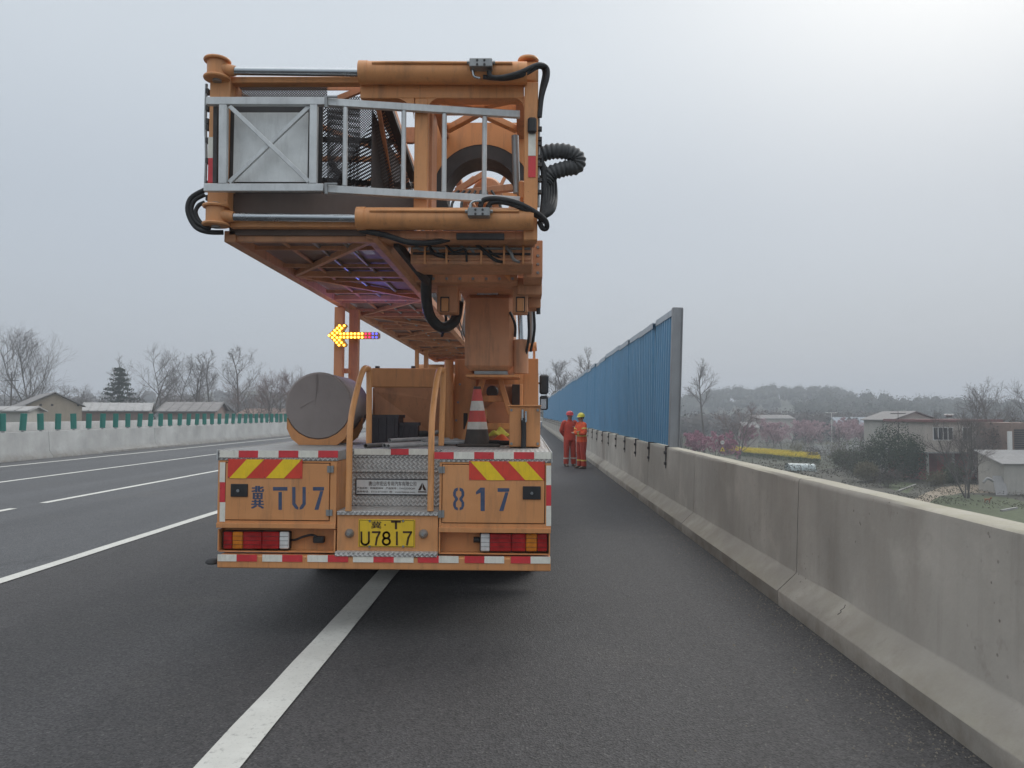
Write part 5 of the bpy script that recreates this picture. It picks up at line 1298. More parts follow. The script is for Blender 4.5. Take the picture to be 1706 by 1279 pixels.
    MB().tube([(0, 0.10, hz_ + .068), (0, 0.06, hz_ + .108), (0, 0, hz_ + .119), (0, -.06, hz_ + .108), (0, -.10, hz_ + .068)], 0.012, 8).build('ridge', helmet, hm, 50)
    return p

WORK_RED = paint('work_red', (0.50, 0.060, 0.035), 0.85, var=0.12, dirt=0.35, dirtcol=(0.25, 0.05, 0.03), scale=7, bmp=0.3)
WORK_ORANGE = paint('work_orange', (0.74, 0.105, 0.035), 0.85, var=0.1, dirt=0.3, dirtcol=(0.4, 0.06, 0.03), scale=7, bmp=0.3)
TROUSER_RED = paint('trouser_red', (0.42, 0.055, 0.035), 0.85, var=0.12, dirt=0.35, dirtcol=(0.22, 0.05, 0.03), scale=6, bmp=0.3)
HELM_RED = paint('helmet_red', (0.55, 0.05, 0.06), 0.35, var=0.05, dirt=0.15)
HELM_YEL = paint('helmet_yellow', (0.72, 0.62, 0.06), 0.35, var=0.05, dirt=0.15)
BAND_GREY = paint('band_grey', (0.50, 0.42, 0.36), 0.5, dirt=0.2)
BAND_YEL = paint('band_yellow', (0.70, 0.55, 0.12), 0.5, dirt=0.2)
g1 = gnd(949.5, 776.5, 0.0); g2 = gnd(968.5, 780, 0.0)
person('worker in dark red overalls and red helmet, arms held behind the back', g1, 14, WORK_RED, TROUSER_RED, HELM_RED, BAND_GREY, 'behind', 1.0)
person('worker in orange jacket and yellow helmet standing with folded arms', g2, -62, WORK_ORANGE, TROUSER_RED, HELM_YEL, BAND_YEL, 'folded', 0.965)

# ------------------------------------------------------------------ vegetation
BARK = paint('bark', (0.105, 0.095, 0.085), 0.95, var=0.25, dirt=0.3, scale=2)
TWIG = paint('twigs', (0.125, 0.108, 0.098), 0.95, var=0.2, dirt=0, scale=2)
TWIG_RED = paint('reddish_twigs', (0.15, 0.095, 0.08), 0.95, var=0.2, dirt=0, scale=2)

def leaf_mat(name, a, c, scale=0.9):
    m, n, l, b = nodes_of(name)
    g = n.new('ShaderNodeNewGeometry')
    col = mixc(n, l, g.outputs['Random Per Island'], a, c)
    col = mixc(n, l, remap(n, l, noise(n, l, scale, 3), 0.35, 0.65, 0, 0.5), col, tuple(x * 0.6 for x in a))
    l.new(col, b.inputs['Base Color']); b.inputs['Roughness'].default_value = 0.95; b.inputs['Specular IOR Level'].default_value = 0.05
    return m
LEAF_DARK = leaf_mat('evergreen_leaves', (0.03, 0.05, 0.026), (0.06, 0.08, 0.04))
LEAF_OLIVE = leaf_mat('olive_leaves', (0.06, 0.075, 0.04), (0.11, 0.12, 0.065))
LEAF_FIR = leaf_mat('fir_needles', (0.03, 0.05, 0.035), (0.055, 0.08, 0.055))
PINK = leaf_mat('pink_blossom', (0.40, 0.15, 0.22), (0.52, 0.27, 0.34))
PINK_PALE = leaf_mat('pale_pink_blossom', (0.42, 0.26, 0.29), (0.52, 0.38, 0.40))
BUD = leaf_mat('spring_buds', (0.14, 0.13, 0.08), (0.19, 0.17, 0.11))
WOOD_A = leaf_mat('far_wood_green', (0.05, 0.06, 0.045), (0.10, 0.10, 0.08), 0.02)
WOOD_B = leaf_mat('far_wood_brown', (0.085, 0.075, 0.065), (0.13, 0.115, 0.10), 0.02)
RAPE = leaf_mat('rape_flowers', (0.70, 0.54, 0.02), (0.80, 0.64, 0.05), 0.4)
RAPE_LEAF = leaf_mat('rape_leaves', (0.05, 0.085, 0.03), (0.09, 0.12, 0.05), 0.4)

def bare_branches(seed, h, spread=0.5, up=0.35, n1=8, n2=7, n3=6, n4=3, stems=1, first=0.25, tr=0.0155):
    """trunk with limbs, boughs and twigs; returns trunk builder, twig builder, twig tips"""
    r = random.Random(seed); T, B = MB(), MB(); tips = []
    def limb(p, d, L, rad, lvl, b, n):
        segs = 4 if lvl < 2 else 3 if lvl < 3 else 2; pts = [p.copy()]; d = d.copy()
        for i in range(segs):
            d = (d + Vector((r.gauss(0, .12), r.gauss(0, .12), r.gauss(0, .06) + up * 0.16))).normalized()
            pts.append(pts[-1] + d * L / segs)
        b.tube(pts, lambda t: rad * (1 - 0.78 * t), n, 0, False)
        return pts
    def along(pts, t):
        f = t * (len(pts) - 1); i = min(int(f), len(pts) - 2); return pts[i].lerp(pts[i + 1], f - i), (pts[i + 1] - pts[i]).normalized()
    def side(d, ang):
        a, b = frame_of(d); t = r.uniform(0, 6.283); return (d * math.cos(ang) + (a * math.cos(t) + b * math.sin(t)) * math.sin(ang)).normalized()
    for s in range(stems):
        lean = Vector((r.gauss(0, .22) if stems > 1 else r.gauss(0, .04), r.gauss(0, .22) if stems > 1 else r.gauss(0, .04), 1)).normalized()
        tk = limb(Vector((r.uniform(-.15, .15) * (stems > 1), r.uniform(-.15, .15) * (stems > 1), -0.1)), lean, h * r.uniform(.8, .95), h * tr * (1 if stems == 1 else .65), 0, T, 7)
        for i in range(n1):
            t = first + (0.97 - first) * (i + r.random()) / n1; p, d = along(tk, t)
            L1 = h * spread * (1.15 - t * 0.75) * r.uniform(.75, 1.15)
            l1 = limb(p, side(d, r.uniform(.55, 1.0)), L1, h * tr * 0.42 * (1.1 - t * .7), 1, T, 5)
            for j in range(n2):
                t2 = 0.2 + 0.8 * (j + r.random()) / n2; p2, d2 = along(l1, min(t2, .99))
                l2 = limb(p2, side(d2, r.uniform(.4, .8)), L1 * 0.5 * (1.2 - t2 * .6) * r.uniform(.7, 1.2), h * tr * 0.16 * (1.2 - t2 * .6), 2, B, 3)
                for k in range(n3):
                    t3 = 0.15 + 0.85 * (k + r.random()) / n3; p3, d3 = along(l2, min(t3, .99))
                    l3 = limb(p3, side(d3, r.uniform(.35, .8)), L1 * 0.24 * r.uniform(.6, 1.3), h * tr * 0.055, 3, B, 3); tips.append(l3[-1]); tips.append(l3[1])
                    for q in range(n4):
                        p4, d4 = along(l3, r.uniform(.3, .99))
                        e1 = p4 + side(d4, r.uniform(.3, .7)) * L1 * 0.12 * r.uniform(.6, 1.3); B.tube([p4, e1], h * tr * 0.032, 3, 0, False); tips.append(e1)
    return T, B, tips

def clump(b, p, s, r, n=1):
    for _ in range(n):
        c = p + Vector((r.gauss(0, s * .6), r.gauss(0, s * .6), r.gauss(0, s * .5)))
        a = Vector((r.gauss(0, 1), r.gauss(0, 1), r.gauss(0, 1))).normalized(); q = a.orthogonal().normalized(); w = a.cross(q); k = s * r.uniform(.5, 1.1)
        b.add([c + q * k, c + w * k * .6 + a * k * .15, c - q * k, c - w * k * .6 + a * k * .15], [(0, 1, 2, 3)])

def bare_tree(name, label, px, py_base, Y, h, seed, z=None, mat=None, group='bare trees', **kw):
    p = at(px, 680, Y); zb = terrain_h(p.x, Y) if z is None else z
    t = thing(name, label, 'tree', (p.x, Y, zb), group=group)
    T, B, tips = bare_branches(seed, h, **kw)
    T.build('trunk', BARK, t, 60); B.build('crown', mat or TWIG, t)
    return t, tips

def top_h(py, Y, z): return at(853, py, Y).z - z     # height that reaches that pixel row

ZL, ZR = -1.75, -6.0
def left_tree(px, Y, py_top, seed, label, **kw): return bare_tree('bare_tree', label, px, 0, Y, top_h(py_top, Y, ZL), seed, None, **kw)
left_tree(62, 104, 552, 11, 'wide bare tree with many rising limbs behind the gabled barn', spread=0.55, up=.8, n1=11, stems=2, first=.14)
left_tree(228, 118, 582, 12, 'bare tree just right of the dark conifer, first of three close together', spread=0.36, up=.6, n1=8, first=.3)
left_tree(252, 121, 586, 13, 'slender bare tree, middle of the three beside the conifer', spread=0.34, up=.6, n1=8, first=.3)
left_tree(278, 112, 578, 14, 'forked bare tree with low limbs, rightmost of the three beside the conifer', spread=0.50, up=.55, n1=9, stems=2, first=.25)
left_tree(322, 135, 600, 15, 'thin pale bare tree with drooping twigs beside the leaning one', spread=0.34, up=.2, n1=8)
left_tree(333, 118, 578, 16, 'bare tree with narrow upright crown over the long low roof', spread=0.36, up=.8, n1=9)
left_tree(358, 128, 580, 17, 'tall feathery bare tree left of the seed-hung tree', spread=0.30, up=.8, n1=9)
tt, tips = left_tree(401, 112, 562, 18, 'tallest bare tree with seed balls hanging, left of the covered reel', spread=0.34, up=.5, n1=12, first=.22)
b = MB(); r = random.Random(5)
for p in r.sample(tips, 260): b.lathe([(0, -.05), (.05, 0), (0, .05)], p - Vector((0, 0, .12)), n=5)
b.build('seed_balls', DARK, tt)['kind'] = 'stuff'
for i, (px, Y, py, lab) in enumerate(((425, 105, 628, 'low reddish bare tree under the seed-hung tree'), (446, 100, 624, 'reddish bare tree with dense twigs beside the covered reel'), (463, 112, 620, 'reddish bare tree half hidden behind the covered reel'), (482, 118, 622, 'bare tree showing just over the top of the covered reel'), (300, 140, 640, 'small bare tree behind the long low roof'))):
    left_tree(px, Y, py, 30 + i, lab, spread=0.5, up=.5, n1=9, stems=2, first=.15, mat=TWIG_RED)
for i, (px, Y, py, lab) in enumerate(((8, 112, 622, 'scrubby bare tree at the left edge, behind the pole'), (105, 118, 636, 'small bare tree right of the wide one behind the barn'), (128, 122, 645, 'low bare tree over the right slope of the barn roof'), (178, 126, 640, 'small bare tree left of the dark conifer'))):
    left_tree(px, Y, py, 50 + i, lab, spread=0.5, up=.4, n1=8, stems=2, first=.15)
# conifer
p = at(198, 680, 116); fz = terrain_h(p.x, 116); fh = top_h(613, 116, fz)
fir = thing('conifer', 'dark green conifer with layered branches between the bare trees', 'tree', (p.x, 116, fz))
MB().tube([(0, 0, -.1), (0.05, 0, fh * .5), (0, 0, fh * .97)], lambda t: 0.2 * (1 - .9 * t), 7, 3).build('trunk', BARK, fir, 60)
b = MB(); r = random.Random(8)
for k in range(13):
    z = fh * (0.18 + 0.80 * k / 12); R = (fh * .46) * (1 - k / 13.2) ** 0.8 * r.uniform(.82, 1.1)
    for j in range(15):
        a = r.uniform(0, 6.283)
        for q in range(15):
            u = (q + r.random()) / 15; clump(b, Vector((math.cos(a) * R * u, math.sin(a) * R * u, z - R * u * .16 + .12 * math.sin(u * 9))), 0.24, r)
b.build('crown', LEAF_FIR, fir)

def bush(name, label, base, rx, ry, h, n, mat, seed, cat='shrub', leaf=0.14, group=None):
    r = random.Random(seed); t = thing(name, label, cat, base, group=group); b = MB(); lobes = [(r.uniform(-.5, .5) * rx, r.uniform(-.5, .5) * ry, h * r.uniform(.35, .7), r.uniform(.4, .65)) for _ in range(7)]
    for i in range(n):
        lx, ly, lz, k = lobes[i % 7]; u = Vector((r.gauss(0, 1), r.gauss(0, 1), r.gauss(0, 1))).normalized() * r.random() ** .35
        q = Vector((lx + u.x * rx * k, ly + u.y * ry * k, max(.03, lz + u.z * h * .42)))
        clump(b, q, leaf, r)
    b.build('foliage', mat, t)
    s = MB()
    for i in range(5): s.tube([(0.1 * i - .2, 0, -.05), (lobes[i][0] * .6, lobes[i][1] * .6, lobes[i][2] * .7)], lambda t: .05 * (1 - .7 * t), 5, 0)
    s.build('stems', BARK, t)
    return t
p = at(240, 680, 98); bush('round_shrub', 'round dark shrub below the three bare trees on the left', (p.x, 98, ZL), 2.2, 2, 4.6, 900, leaf_mat('dormant_shrub', (.06, .055, .05), (.09, .085, .075)), 3, leaf=.17)
p = at(345, 680, 128); bush('green_shrub', 'pale green budding shrub behind the long low roof', (p.x, 128, ZL), 3.4, 3, 6.0, 900, BUD, 4, leaf=.16)

# far-off woods: one mass on each side, uncountable
def woods(name, label, spots, seed, mat, leaf=1.0, trunks=True):
    r = random.Random(seed); b = MB()
    for x, y, h, w in spots:
        z = terrain_h(x, y) - .3; n = 95; ph = r.uniform(0, 6)
        if trunks: b.tube([(x, y, z), (x + r.gauss(0, .2), y, z + h * .8)], lambda t: .16 * (1 - .7 * t), 4, 0, False)
        cv = []; m_, k_ = 7, 5                     # solid core added inside each crown to block the sky behind
        for a in range(k_):
            th = math.pi * (a + .5) / k_
            for q in range(m_):
                f = 2 * math.pi * q / m_; s = .80 + .16 * math.sin(3 * f + ph + a)
                cv.append((x + w * s * math.sin(th) * math.cos(f), y + w * s * math.sin(th) * math.sin(f), z + h * .58 - h * .36 * s * math.cos(th)))
        b.add(cv, [(a * m_ + q, a * m_ + (q + 1) % m_, (a + 1) * m_ + (q + 1) % m_, (a + 1) * m_ + q) for a in range(k_ - 1) for q in range(m_)] + [tuple(range(m_ - 1, -1, -1)), tuple(range((k_ - 1) * m_, k_ * m_))])
        for i in range(n):
            u = Vector((r.gauss(0, 1), r.gauss(0, 1), r.gauss(0, 1))).normalized() * r.uniform(.8, 1.12)
            clump(b, Vector((x + u.x * w, y + u.y * w, z + h * .60 + u.z * h * .42)), leaf * r.uniform(.25, .6), r)
    return tag(b.build(name, mat), label, 'woodland', kind='stuff')
r = random.Random(21); sp = []
for i in range(330):
    y = r.uniform(300, 400); px = r.uniform(1330, 1900); x = at(px, 680, y).x; sp.append((x, y, r.uniform(9, 13.5), r.uniform(2.6, 4.2)))
woods('right_woodland', 'hazy grey-green wood along the skyline at the right', sp, 31, WOOD_A)
sp = []
for i in range(240):
    y = r.uniform(400, 520); px = r.uniform(1080, 1420); x = at(px, 680, y).x; sp.append((x, y, r.uniform(6, 10), r.uniform(2.4, 4)))
woods('hill_woodland', 'hazy scrub wood covering the low hill right of the fence', sp, 32, WOOD_A)
sp = []
for i in range(170):
    y = r.uniform(205, 290); px = r.uniform(1125, 1500); x = at(px, 680, y).x; sp.append((x, y, r.uniform(5, 9.5), r.uniform(2.2, 3.6)))
woods('valley_woodland', 'brownish belt of trees at the foot of the low hill', sp, 33, WOOD_B, .85)
sp = []
for i in range(320):
    y = r.uniform(230, 420); px = r.uniform(-330, 560); x = at(px, 680, y).x; sp.append((x, y, r.uniform(7, 11), r.uniform(2.6, 4.2)))
woods('left_woodland', 'hazy brown wood along the skyline at the left', sp, 34, WOOD_B)
sp = []
for i in range(110):
    y = r.uniform(150, 320); px = r.uniform(900, 1125); x = max(at(px, 680, y).x, 7.5); sp.append((x, y, r.uniform(9, 14), r.uniform(2.4, 3.8)))
woods('roadside_woodland', 'grey-green trees rising behind the far end of the blue fence', sp, 35, WOOD_A, .8)

# bare trees behind the blue fence and beyond the right parapet
for i, (px, Y, py, sp_, lab) in enumerate(((921, 120, 606, .42, 'bare tree beside the truck mirror, behind the far end of the blue fence'), (937, 132, 612, .4, 'smaller bare tree second from the mirror behind the blue fence'), (962, 118, 582, .42, 'upright bare tree standing over the low part of the blue fence'), (985, 110, 576, .42, 'tallest bare tree rising above the blue fence'), (1000, 126, 592, .4, 'bare tree nearest the rising edge of the blue fence top'))):
    bare_tree('bare_tree', lab, px, 0, Y, top_h(py, Y, ZR), 70 + i, ZR + .1, spread=sp_ * .7, up=.7, n1=11, first=.35)
bare_tree('bare_tree', 'thin bare tree close to the right of the fence end post', 1134, 0, 118, top_h(598, 118, ZR), 81, ZR, spread=.2, up=.8, n1=9, n2=5, first=.45)
bare_tree('bare_tree', 'tall bare tree with a nest, right of the fence end post', 1172, 0, 132, top_h(592, 132, ZR), 182, ZR, spread=.30, up=.6, n1=10, first=.55)
bare_tree('bare_tree', 'twiggy brown tree standing in front of the yellow field', 1232, 0, 128, 9.0, 83, ZR, spread=.5, up=.3, n1=11, n3=7, stems=3, first=.12, mat=TWIG_RED)
bare_tree('bare_tree', 'many-stemmed bare tree on the lawn before the two-storey house', 1609, 0, 68, 8.0, 84, ZR, spread=.42, up=.5, n1=9, n3=6, stems=4, first=.18)
bare_tree('bare_tree', 'bare tree rising behind the roof of the house at the right edge', 1672, 0, 96, top_h(622, 96, ZR), 85, ZR, spread=.42, up=.5, n1=11, stems=3, first=.2)
bare_tree('bare_tree', 'thick twiggy tree between the house and the shed', 1646, 0, 80, 7.6, 86, ZR, spread=.5, up=.3, n1=10, n3=7, stems=3, first=.1)
for i, (px, Y, h, lab) in enumerate(((1345, 128, 5.2, 'small bare sapling left of the pale wall'), (1378, 120, 5.6, 'bare sapling in front of the pale wall'), (1400, 112, 6.4, 'taller bare sapling before the right part of the pale wall'), (1424, 108, 5.6, 'bare sapling left of the evergreen shrubs'), (1448, 104, 6.6, 'bare sapling rising out of the evergreen shrubs'))):
    bare_tree('bare_sapling', lab, px, 0, Y, h, 90 + i, ZR, spread=.3, up=.6, n1=8, n2=5, n3=4, stems=2, first=.2, group='bare saplings')

def blossom(px, Y, h, seed, lab, mat=PINK, n=3):
    p = at(px, 680, Y); t = thing('blossom_tree', lab, 'tree', (p.x, Y, ZR), group='pink blossom trees')
    T, B, tips = bare_branches(seed, h, spread=.5, up=.35, n1=7, n2=5, n3=4, n4=2, stems=2, first=.15, tr=.02); T.build('trunk', BARK, t, 60); B.build('twigs', TWIG_RED, t)
    b = MB(); r = random.Random(seed)
    for q in tips: clump(b, q, 0.16, r, n)
    b.build('blossom', mat, t)
blossom(1162, 120, 5.2, 1, 'pink blossom tree nearest the fence end post'); blossom(1190, 118, 5.0, 2, 'pink blossom tree left of the round speed sign')
blossom(1289, 150, 6.0, 3, 'pink blossom tree behind the yellow field', PINK_PALE); blossom(1302, 158, 5.6, 4, 'pale pink blossom tree just right of the one behind the field', PINK_PALE)
blossom(1246, 160, 5.2, 5, 'pink blossom tree behind the twiggy brown tree')
for i, (px, lab) in enumerate(((1262, 'blossom tree at the left end of the far hall front'), (1277, 'blossom tree before the middle of the far hall'), (1317, 'blossom tree at the right end of the far hall front'))): blossom(px, 172 + 3 * i, 6.4, 60 + i, lab, PINK_PALE, 3)
for i, px in enumerate((1338, 1352, 1368, 1395, 1412, 1428, 1444, 1458, 1472)):
    blossom(px, 165 + (i % 3) * 5, 6.2, 20 + i, ('first', 'second', 'third', 'fourth', 'fifth', 'sixth', 'seventh', 'eighth', 'ninth')[i] + ' blossom tree from the left in the row beyond the pale wall', PINK_PALE, 3)

for i, (px, Y, rx, h, lab, m) in enumerate(((1430, 96, 2.8, 4.4, 'olive shrub at the left end of the evergreen clump', LEAF_OLIVE), (1462, 92, 3.2, 6.0, 'tall dark evergreen shrub in the middle of the clump', LEAF_DARK), (1492, 88, 3.4, 6.6, 'tallest dark evergreen shrub left of the house', LEAF_DARK), (1520, 84, 2.4, 5.4, 'dark evergreen shrub against the house corner', LEAF_DARK), (1450, 84, 2.0, 2.2, 'low brown shrub in front of the evergreen clump', BUD), (1640, 83, 2.6, 6.6, 'brown leafless thicket beside the house wall', WOOD_B), (1668, 80, 2.4, 7.2, 'tall brown thicket left of the shuttered building', WOOD_B), (1582, 83, 1.4, 2.2, 'low dark bush before the red ground floor', LEAF_OLIVE), (1405, 104, 2.6, 2.6, 'low olive hedge bush right of the growing tunnel', LEAF_OLIVE))):
    p = at(px, 680, Y); bush('shrub', lab, (p.x, Y, ZR), rx, rx * .9, h, 3200, m, 40 + i, leaf=.12, group='shrubs by the house')

# rape field in flower
c4 = [gnd(1218, 759, ZR), gnd(1368, 775, ZR), gnd(1362, 765, ZR), gnd(1200, 752, ZR)]
b, b2 = MB(), MB(); r = random.Random(6)
for i in range(15000):
    u, v = r.random(), r.random(); p = c4[0].lerp(c4[1], u).lerp(c4[3].lerp(c4[2], u), v)
    clump(b, p + Vector((0, 0, r.uniform(.85, 1.3))), .09, r)
    if i % 2: clump(b2, p + Vector((0, 0, r.uniform(.1, .85))), .12, r)
f1 = tag(b.build('rape_flowers', RAPE), 'bright yellow rape field in flower below the road', 'field', kind='stuff')
f2 = tag(b2.build('rape_stalks', RAPE_LEAF), 'green stalks of the yellow rape field', 'field', kind='stuff')

# rough growth over the low ground beyond the right parapet
b = MB(); r = random.Random(16)
for i in range(34000):
    Y_ = r.uniform(88, 230); px = r.uniform(1110, 1720 if Y_ > 100 else 1480); p = at(px, 680, Y_)
    k = math.sin(p.x * .21) * math.sin(Y_ * .13 + 1) + .5 * math.sin(p.x * .7 + Y_ * .4)
    if k < r.uniform(-.9, .5) or (1190 < px < 1375 and 112 < Y_ < 160) or (1330 < px < 1490 and 138 < Y_ < 150): continue
    clump(b, Vector((p.x, Y_, ZR + .1 + abs(r.gauss(0, .6)))), .13, r)
for i in range(15000):                       # weeds and litter in the yard
    Y_ = r.uniform(60, 92); px = r.uniform(1400, 1760); p = at(px, 680, Y_)
    k = math.sin(p.x * .5) * math.sin(Y_ * .43 + 1) + .5 * math.sin(p.x * 1.3 + Y_ * .8)
    if k < r.uniform(-.4, .7): continue
    clump(b, Vector((p.x, Y_, ZR + .16 + abs(r.gauss(0, .14)))), .075, r)
tag(b.build('undergrowth', leaf_mat('rough_growth', (.055, .06, .035), (.12, .105, .08), .1)), 'rough brown and green growth over the low ground', 'undergrowth', kind='stuff')

# sheets of ground beyond the parapet
def ground_patch(name, pix, mat, dz):
    pts = [gnd(px, py, ZR + .13) for px, py in pix]; b = MB().add([(p.x, p.y, ZR + .13 + dz) for p in pts], [tuple(range(len(pts)))])
    return tag(b.build(name, mat), kind='structure')
ground_patch('yard', [(1290, 790), (1900, 920), (2000, 790), (1660, 790), (1480, 800), (1400, 778)], paint('yard_earth', (.055, .052, .038), .95, var=.3, dirt=.5, dirtcol=(.035, .045, .022), scale=.5, streak=False), 0.0)
ground_patch('dirt_path', [(1520, 832), (1540, 822), (1566, 812), (1610, 806), (1700, 812), (1700, 822), (1600, 821), (1572, 828), (1560, 838), (1540, 840)], TAN, 0.006)
ground_patch('lawn', [(1546, 838), (1568, 826), (1610, 823), (1680, 829), (1760, 850), (1780, 900), (1650, 880)], GRASS, 0.010)
ground_patch('lawn_left', [(1462, 806), (1480, 800), (1530, 806), (1512, 822), (1495, 818)], GRASS, 0.012)
for (pa, pb) in (((1496, 819), (1526, 808)), ((1668, 852), (1694, 847))):
    a, c = gnd(*pa, ZR + .14), gnd(*pb, ZR + .14); o = MB().beam(a + Vector((0, 0, .06)), c + Vector((0, 0, .06)), .18, .14).build('garden_kerb', CONC_PALE); tag(o, 'short pale concrete kerb edging the ' + ('left lawn patch' if pa[0] < 1600 else 'lawn at the right edge'), 'kerb')

# ------------------------------------------------------------------ buildings
WALL_W = paint('rendered_wall', (0.42, 0.40, 0.36), .9, var=.1, dirt=.5, dirtcol=(.25, .23, .2), scale=.8)
WALL_T = paint('tan_brick_render', (0.40, 0.33, 0.25), .9, var=.12, dirt=.5, dirtcol=(.25, .20, .15), scale=.8)
WALL_B = paint('brown_brick', (0.24, 0.17, 0.14), .9, var=.15, dirt=.4, scale=1.2)
WALL_R = paint('red_tiled_wall', (0.22, 0.055, 0.05), .7, var=.15, dirt=.4, scale=1)
ROOF_G = paint('grey_tiles', (0.20, 0.19, 0.185), .85, var=.15, dirt=.5, dirtcol=(.12, .11, .1), scale=1)
ROOF_P = paint('pale_roof', (0.32, 0.315, 0.31), .8, var=.12, dirt=.5, dirtcol=(.2, .19, .18), scale=1)
ROOF_B = paint('blue_grey_roof', (0.20, 0.235, 0.275), .7, var=.1, dirt=.3, scale=1)
WHITE_P = paint('white_frame', (.66, .66, .64), .6, var=.05, dirt=.2)
RED_P = paint('red_cornice', (.17, .07, .065), .7, var=.1, dirt=.3)
RED_D = paint('red_door', (.33, .045, .04), .6, var=.1, dirt=.2)

def gable_house(name, label, x0, x1, y0, depth, z0, ze, zr, wall, roof, ridge='Y', over=.35, cat='house', rz=0):
    """ridge 'Y': gable end faces the road; ridge 'X': eaves face the road"""
    t = thing(name, label, cat, ((x0 + x1) / 2, y0, z0), (0, 0, RAD(rz))); hx = (x1 - x0) / 2 / (1.16 if rz > 0 else 1); he = ze - z0; hr = zr - z0
    b = MB()
    if ridge == 'Y':
        b.prism([(-hx, 0, 0), (hx, 0, 0), (hx, 0, he), (0, 0, hr), (-hx, 0, he)], (0, depth, 0)); b.build('wall', wall, t)
        for s in (-1, 1):
            d = Vector((hx, 0, -(hr - he))); ex = d.normalized() * over
            p0 = Vector((0, -over, hr + .06)); p1 = Vector((s * (hx + ex.x), -over, he + ex.z + .06)); w = (0, depth + 2 * over, 0)
            MB().prism([p0, p1, p1 + Vector((0, 0, .12)), p0 + Vector((0, 0, .12))], w).build('roof_slope', roof, t)
    else:
        b.prism([(-hx, 0, 0), (-hx, depth, 0), (-hx, depth, he), (-hx, depth / 2, hr), (-hx, 0, he)], (2 * hx, 0, 0)); b.build('wall', wall, t)
        for s in (0, 1):
            e0 = Vector((-hx - over, -over if s == 0 else depth + over, he - .1)); rr_ = Vector((-hx - over, depth / 2, hr + .06))
            MB().prism([rr_, e0, e0 + Vector((0, 0, .12)), rr_ + Vector((0, 0, .12))], (2 * hx + 2 * over, 0, 0)).build('roof_slope', roof, t)
        n = int(2 * hx / .9)
        for i in range(n + 1):                   # tile ribs on the slope towards the road
            x = -hx - over + .1 + i * (2 * hx + 2 * over - .2) / n
            MB().beam((x, -over, he + .06), (x, depth / 2, hr + .21), .09, .06).build('roof_rib', roof, t)
    return t
def window(t, x0, x1, z0, z1, y, panes=2, frame=None):
    """panes set in a frame 5 cm proud, in the house's own coordinates"""
    f = MB(); fm = frame or WHITE_P; w = .09
    f.box(x0, x1, y - .05, y + .02, z0, z0 + w).box(x0, x1, y - .05, y + .02, z1 - w, z1)
    for i in range(panes + 1):
        xx = x0 + (x1 - x0 - w) * i / panes; f.box(xx, xx + w, y - .05, y + .02, z0 + w, z1 - w)
    o = f.build('window', fm, t)
    for i in range(panes):
        a = x0 + w + (x1 - x0 - w) * i / panes; c = x0 + (x1 - x0 - w) * (i + 1) / panes
        MB().box(a, c, y - .02, y - .01, z0 + w, z1 - w).build('pane', GLASS_DARK, o)
def X_at(px, Y): return at(px, 680, Y).x
def Z_at(py, Y): return at(853, py, Y).z
# left: gabled barn, low roofs, white gable, flat shed
Y = 84
barn = gable_house('barn', 'tan gabled barn with small vents facing the road', X_at(44, Y), X_at(137, Y), Y, 12, ZL, Z_at(676, Y), Z_at(655, Y), WALL_T, ROOF_G, 'Y', rz=40)
hh = (X_at(137, Y) - X_at(44, Y)) / 1.16
for u in (.26, .46, .93): MB().box(-hh / 2 + hh * u - .12, -hh / 2 + hh * u + .12, -.03, .02, Z_at(676, Y) - ZL + .0, Z_at(676, Y) - ZL + .22).build('vent', DARK, barn)
Y = 70
gable_house('flat_shed', 'small pale shed with a flat greenish roof at the left edge', X_at(-60, Y), X_at(44, Y), Y, 6, ZL, Z_at(684, Y), Z_at(679, Y), WALL_W, ROOF_P, 'X', rz=20)
Y = 92
lowh = gable_house('low_house', 'low brown house with pale grey roof right of the barn', X_at(136, Y), X_at(250, Y), Y, 9, ZL, Z_at(684, Y), Z_at(672, Y), WALL_B, ROOF_P, 'X', rz=24)
for k in range(3): window(lowh, -3.2 + k * 2.4, -2.0 + k * 2.4, 0.9, 2.0, 0, 2)
Y = 88
lng = gable_house('long_house', 'long low brown house with a wide grey tiled roof', X_at(262, Y), X_at(362, Y), Y, 8, ZL, Z_at(685, Y), Z_at(671, Y), WALL_B, ROOF_G, 'X', rz=12)
for k in range(3): window(lng, -2.9 + k * 2.1, -1.9 + k * 2.1, 0.9, 1.9, 0, 2)
Y = 96
gable_house('white_gable_house', 'small white gabled house left of the seed-hung tree', X_at(354, Y), X_at(392, Y), Y, 9, ZL, Z_at(687, Y), Z_at(672, Y), WALL_W, ROOF_G, 'Y', rz=22)
Y = 110
gable_house('red_roof_house', 'low house with a dull red strip of roof left of the reel', X_at(398, Y), X_at(470, Y), Y, 8, ZL, Z_at(690, Y), Z_at(682, Y), WALL_W, WALL_B, 'X')

# right: two-storey house
Y = 86; x0, x1 = X_at(1541, Y), X_at(1662, Y); H2 = Z_at(703, Y) - ZR; w2 = x1 - x0
hs = thing('two_storey_house', 'two-storey house with red cornice, white-framed windows and red ground floor', 'house', (x0, Y, ZR))
zf = Z_at(752, Y) - ZR
MB().box(0, w2, 0, 9, zf, H2).build('upper_wall', paint('pale_house_render', (.47, .42, .37), .9, var=.08, dirt=.4, dirtcol=(.3, .26, .22), scale=.8), hs)
MB().box(0, w2, 1.4, 8.9, 0, zf - .16).build('lower_wall', WALL_R, hs)
MB().box(-.3, w2 + .3, -.35, 9.2, zf - .15, zf - .002).build('balcony_slab', CONC_PALE, hs)
MB().box(-.35, w2 + .35, -.4, 9.3, H2 + .003, H2 + .32).build('cornice', RED_P, hs)
for xx in (0.05, w2 * .36, w2 * .68, w2 - .25): MB().box(xx, xx + .22, -.1, .12, 0, zf - .16).build('column', WALL_W, hs)
